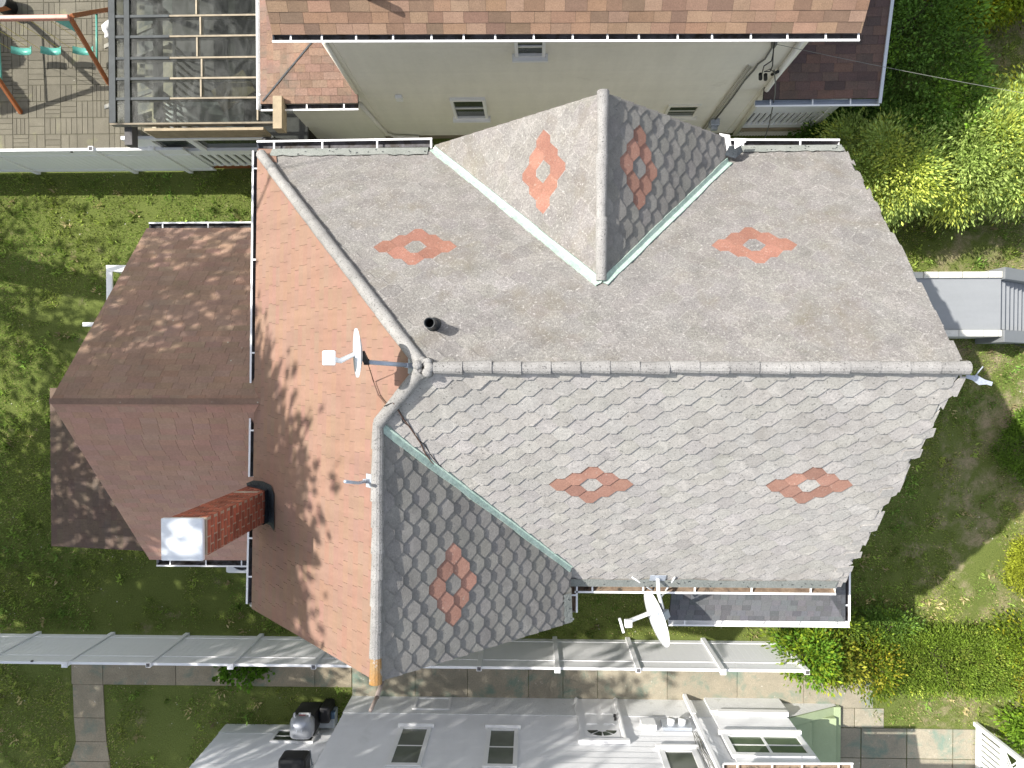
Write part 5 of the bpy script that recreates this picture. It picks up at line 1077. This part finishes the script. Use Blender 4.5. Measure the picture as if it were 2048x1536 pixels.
t = thing('ivy', (-7.1, -7.1, 0), 'patch of green ivy spilling over the concrete path by the long fence', 'ivy')
crown('foliage', t, (-7.15, -7.25, .10), (.62, .42, .12), 50, 22, .10, m_leafm, 92, .22, shell=.1, base=(.8, 1.05, .5), aspect=.9)
# tall yard trees beyond the left edge whose spring crowns dapple the lawn and roofs
def tree(x, y, h, zc, R, seed, label, nclump, per, lsize, cs, lean=(0, 0), r0=.24, shell=.2, Rz=None):
    t = thing('yard_tree', (x, y, 0), label, 'tree', 'tall trees beyond the left edge'); rd = random.Random(seed)
    tx, ty = x+lean[0], y+lean[1]; mb = MB(); pts = [Vector((x+lean[0]*(i/6)**1.3+rd.gauss(0, .05), y+lean[1]*(i/6)**1.3+rd.gauss(0, .05), h*i/6-.05*(i == 0))) for i in range(7)]
    mb.tube(pts, [r0*(1-.13*i) for i in range(7)], 10)
    for k in range(16):
        s = pts[3+k % 4]; a = rd.uniform(0, 6.28); L = R*rd.uniform(.5, 1.0); e = s+Vector((math.cos(a)*L, math.sin(a)*L, L*rd.uniform(.1, .9)))
        m = s.lerp(e, .5)+Vector((rd.gauss(0, .2), rd.gauss(0, .2), L*.1)); mb.tube([s, m, e], [.09, .055, .015], 6)
        for j in range(4): a2 = a+rd.uniform(-1, 1); b0 = m.lerp(e, rd.random()); mb.tube([b0, b0+Vector((math.cos(a2), math.sin(a2), rd.uniform(-.2, .8)))*rd.uniform(.5, 1.2)], [.025, .008], 5)
    mb.build('trunk', m_bark, t, True)
    crown('foliage', t, (tx, ty, zc), (R, R, Rz or (h-zc)*1.05+.5), nclump, per, lsize, m_leaft, seed, cs, shell=shell, zmin=zc-4)
    return t
tree(-16.2, 3.4, 13.5, 11.8, 2.4, 101, 'thick trunked spring tree beyond the left edge, uppermost of the row', 62, 55, .27, .8, lean=(3.0, .9), r0=.42)
tree(-19.0, 4.0, 18.5, 16.2, 2.9, 102, 'very tall spring tree beyond the left edge, leaning towards the house', 330, 60, .30, .8, lean=(4.4, -3.2), shell=.1)
tree(-18.2, -2.6, 12.5, 9.6, 4.4, 103, 'broad spring tree beyond the left edge, beside the back lawn', 175, 60, .30, .9, shell=.1)
tree(-17.8, -6.9, 12.5, 9.6, 4.4, 104, 'broad spring tree beyond the left edge, beside the garden path', 195, 60, .30, .9, shell=.1)
tree(-14.6, -5.4, 16, 13.4, 3.3, 105, 'tall spring tree leaning over the lower left corner', 95, 60, .28, .7, lean=(3.4, .3), shell=.1)
tree(-20.5, 4.2, 12, 9.3, 3.0, 106, 'thin crowned spring tree beyond the left edge, behind the thick trunked one', 36, 50, .25, .8)
for x, y, h, sd, lab in ((-15.0, 8.55, 2.7, 111, 'pointed evergreen left of the swing set, upper of two'), (-14.95, 7.5, 2.75, 112, 'pointed evergreen left of the swing set, lower of two')):
    t = thing('pointed_evergreen', (x, y, 0), lab, 'tree', 'evergreens beyond the patio'); r = np.random.default_rng(sd); n = 16000
    zz = h*r.random(n); a = r.uniform(0, 6.283, n); rr = (.72*(1-(zz/h)**2.2)+.04)*(.6+.4*r.random(n)**.5)
    C = np.stack([x+np.cos(a)*rr, y+np.sin(a)*rr, zz+.1], 1); N = np.stack([np.cos(a), np.sin(a), .6+0*a], 1)+r.normal(size=(n, 3))*.3
    leafmesh('foliage', C, N, .13, tones(n, (1, 1, .9), .25, r), m_leafd, t, .45, sd); stem(t, x, y, h*.8, .07, sd, 'trunk', 3, .3)

# ================================================================== GRASS
def vnoise(x, y, s, sd):
    r = np.random.default_rng(sd); g = r.random((64, 64)); u, v = x/s, y/s; i, j = np.floor(u).astype(int), np.floor(v).astype(int); fu, fv = u-i, v-j
    fu, fv = fu*fu*(3-2*fu), fv*fv*(3-2*fv); q = lambda a, b: g[a % 64, b % 64]
    return (q(i, j)*(1-fu)+q(i+1, j)*fu)*(1-fv)+(q(i, j+1)*(1-fu)+q(i+1, j+1)*fu)*fv
def grass(regions, seed):
    r = np.random.default_rng(seed); Cs = []; Ts = []
    for (x0, x1, y0, y1, dens, dry) in regions:
        n = int((x1-x0)*(y1-y0)*dens); x = r.uniform(x0, x1, n); y = r.uniform(y0, y1, n)
        f = .45*vnoise(x, y, 1.5, 1)+.3*vnoise(x, y, .5, 2)+.25*vnoise(x, y, .17, 3)
        keep = f > (.40+.13*dry)*r.uniform(.82, 1.12, n)
        x, y, f = x[keep], y[keep], f[keep]; Cs.append(np.stack([x, y, 0*x], 1))
        g = vnoise(x, y, .9, 5)[:, None]; h = vnoise(x, y, .33, 6)[:, None]
        lush, yel, tan = np.array((.68, .95, .9)), np.array((1.4, 1.25, 1.4)), np.array((1.75, 1.15, 3.0))
        t = lush*(1-g)+yel*g; k = (r.random((len(x), 1)) < (.10+.38*dry)*(.4+1.2*h)); t = np.where(k, tan, t)*r.normal(1, .2, (len(x), 1)).clip(.5, 1.6)*(.75+.5*h)
        Ts.append(t)
    C = np.concatenate(Cs); T = np.concatenate(Ts); n = len(C)
    N = r.normal(size=(n, 3))*.55; N[:, 2] = 1
    k = r.choice(n, 1500); i = np.repeat(k, 9); C2 = C[i]+np.c_[r.normal(size=(len(i), 2))*.045, np.zeros(len(i))]      # coarse tufts and weeds
    N2 = r.normal(size=(len(i), 3))*.6; N2[:, 2] = .8; T2 = T[i]*np.repeat(r.uniform(.7, 1.25, (1500, 1)), 9, axis=0)
    o = leafmesh('grass', C, N, .055, T, m_grass, None, .28, seed); tag(o, kind='stuff')
    o = leafmesh('grass_tufts', C2, N2, .12, T2, m_grass, None, .3, seed+1); tag(o, kind='stuff')
grass([(-14.2, -4.4, -6.5, 4.9, 900, .05), (-4.4, 6.2, -6.5, -3.3, 800, .3), (5.4, 10.2, -6.2, 5.2, 1100, .18), (10.2, 13.2, -6.2, 5.2, 900, .55), (-14.2, -11.6, -10.6, -6.7, 800, .35), (-10.65, -4.5, -10.6, -7.88, 800, .3),
       (8.3, 10.6, -8.6, -7.2, 800, .6), (10.6, 13, -10.5, -7.2, 700, .6), (9.2, 13.2, 5.2, 10, 800, .35)], 5)
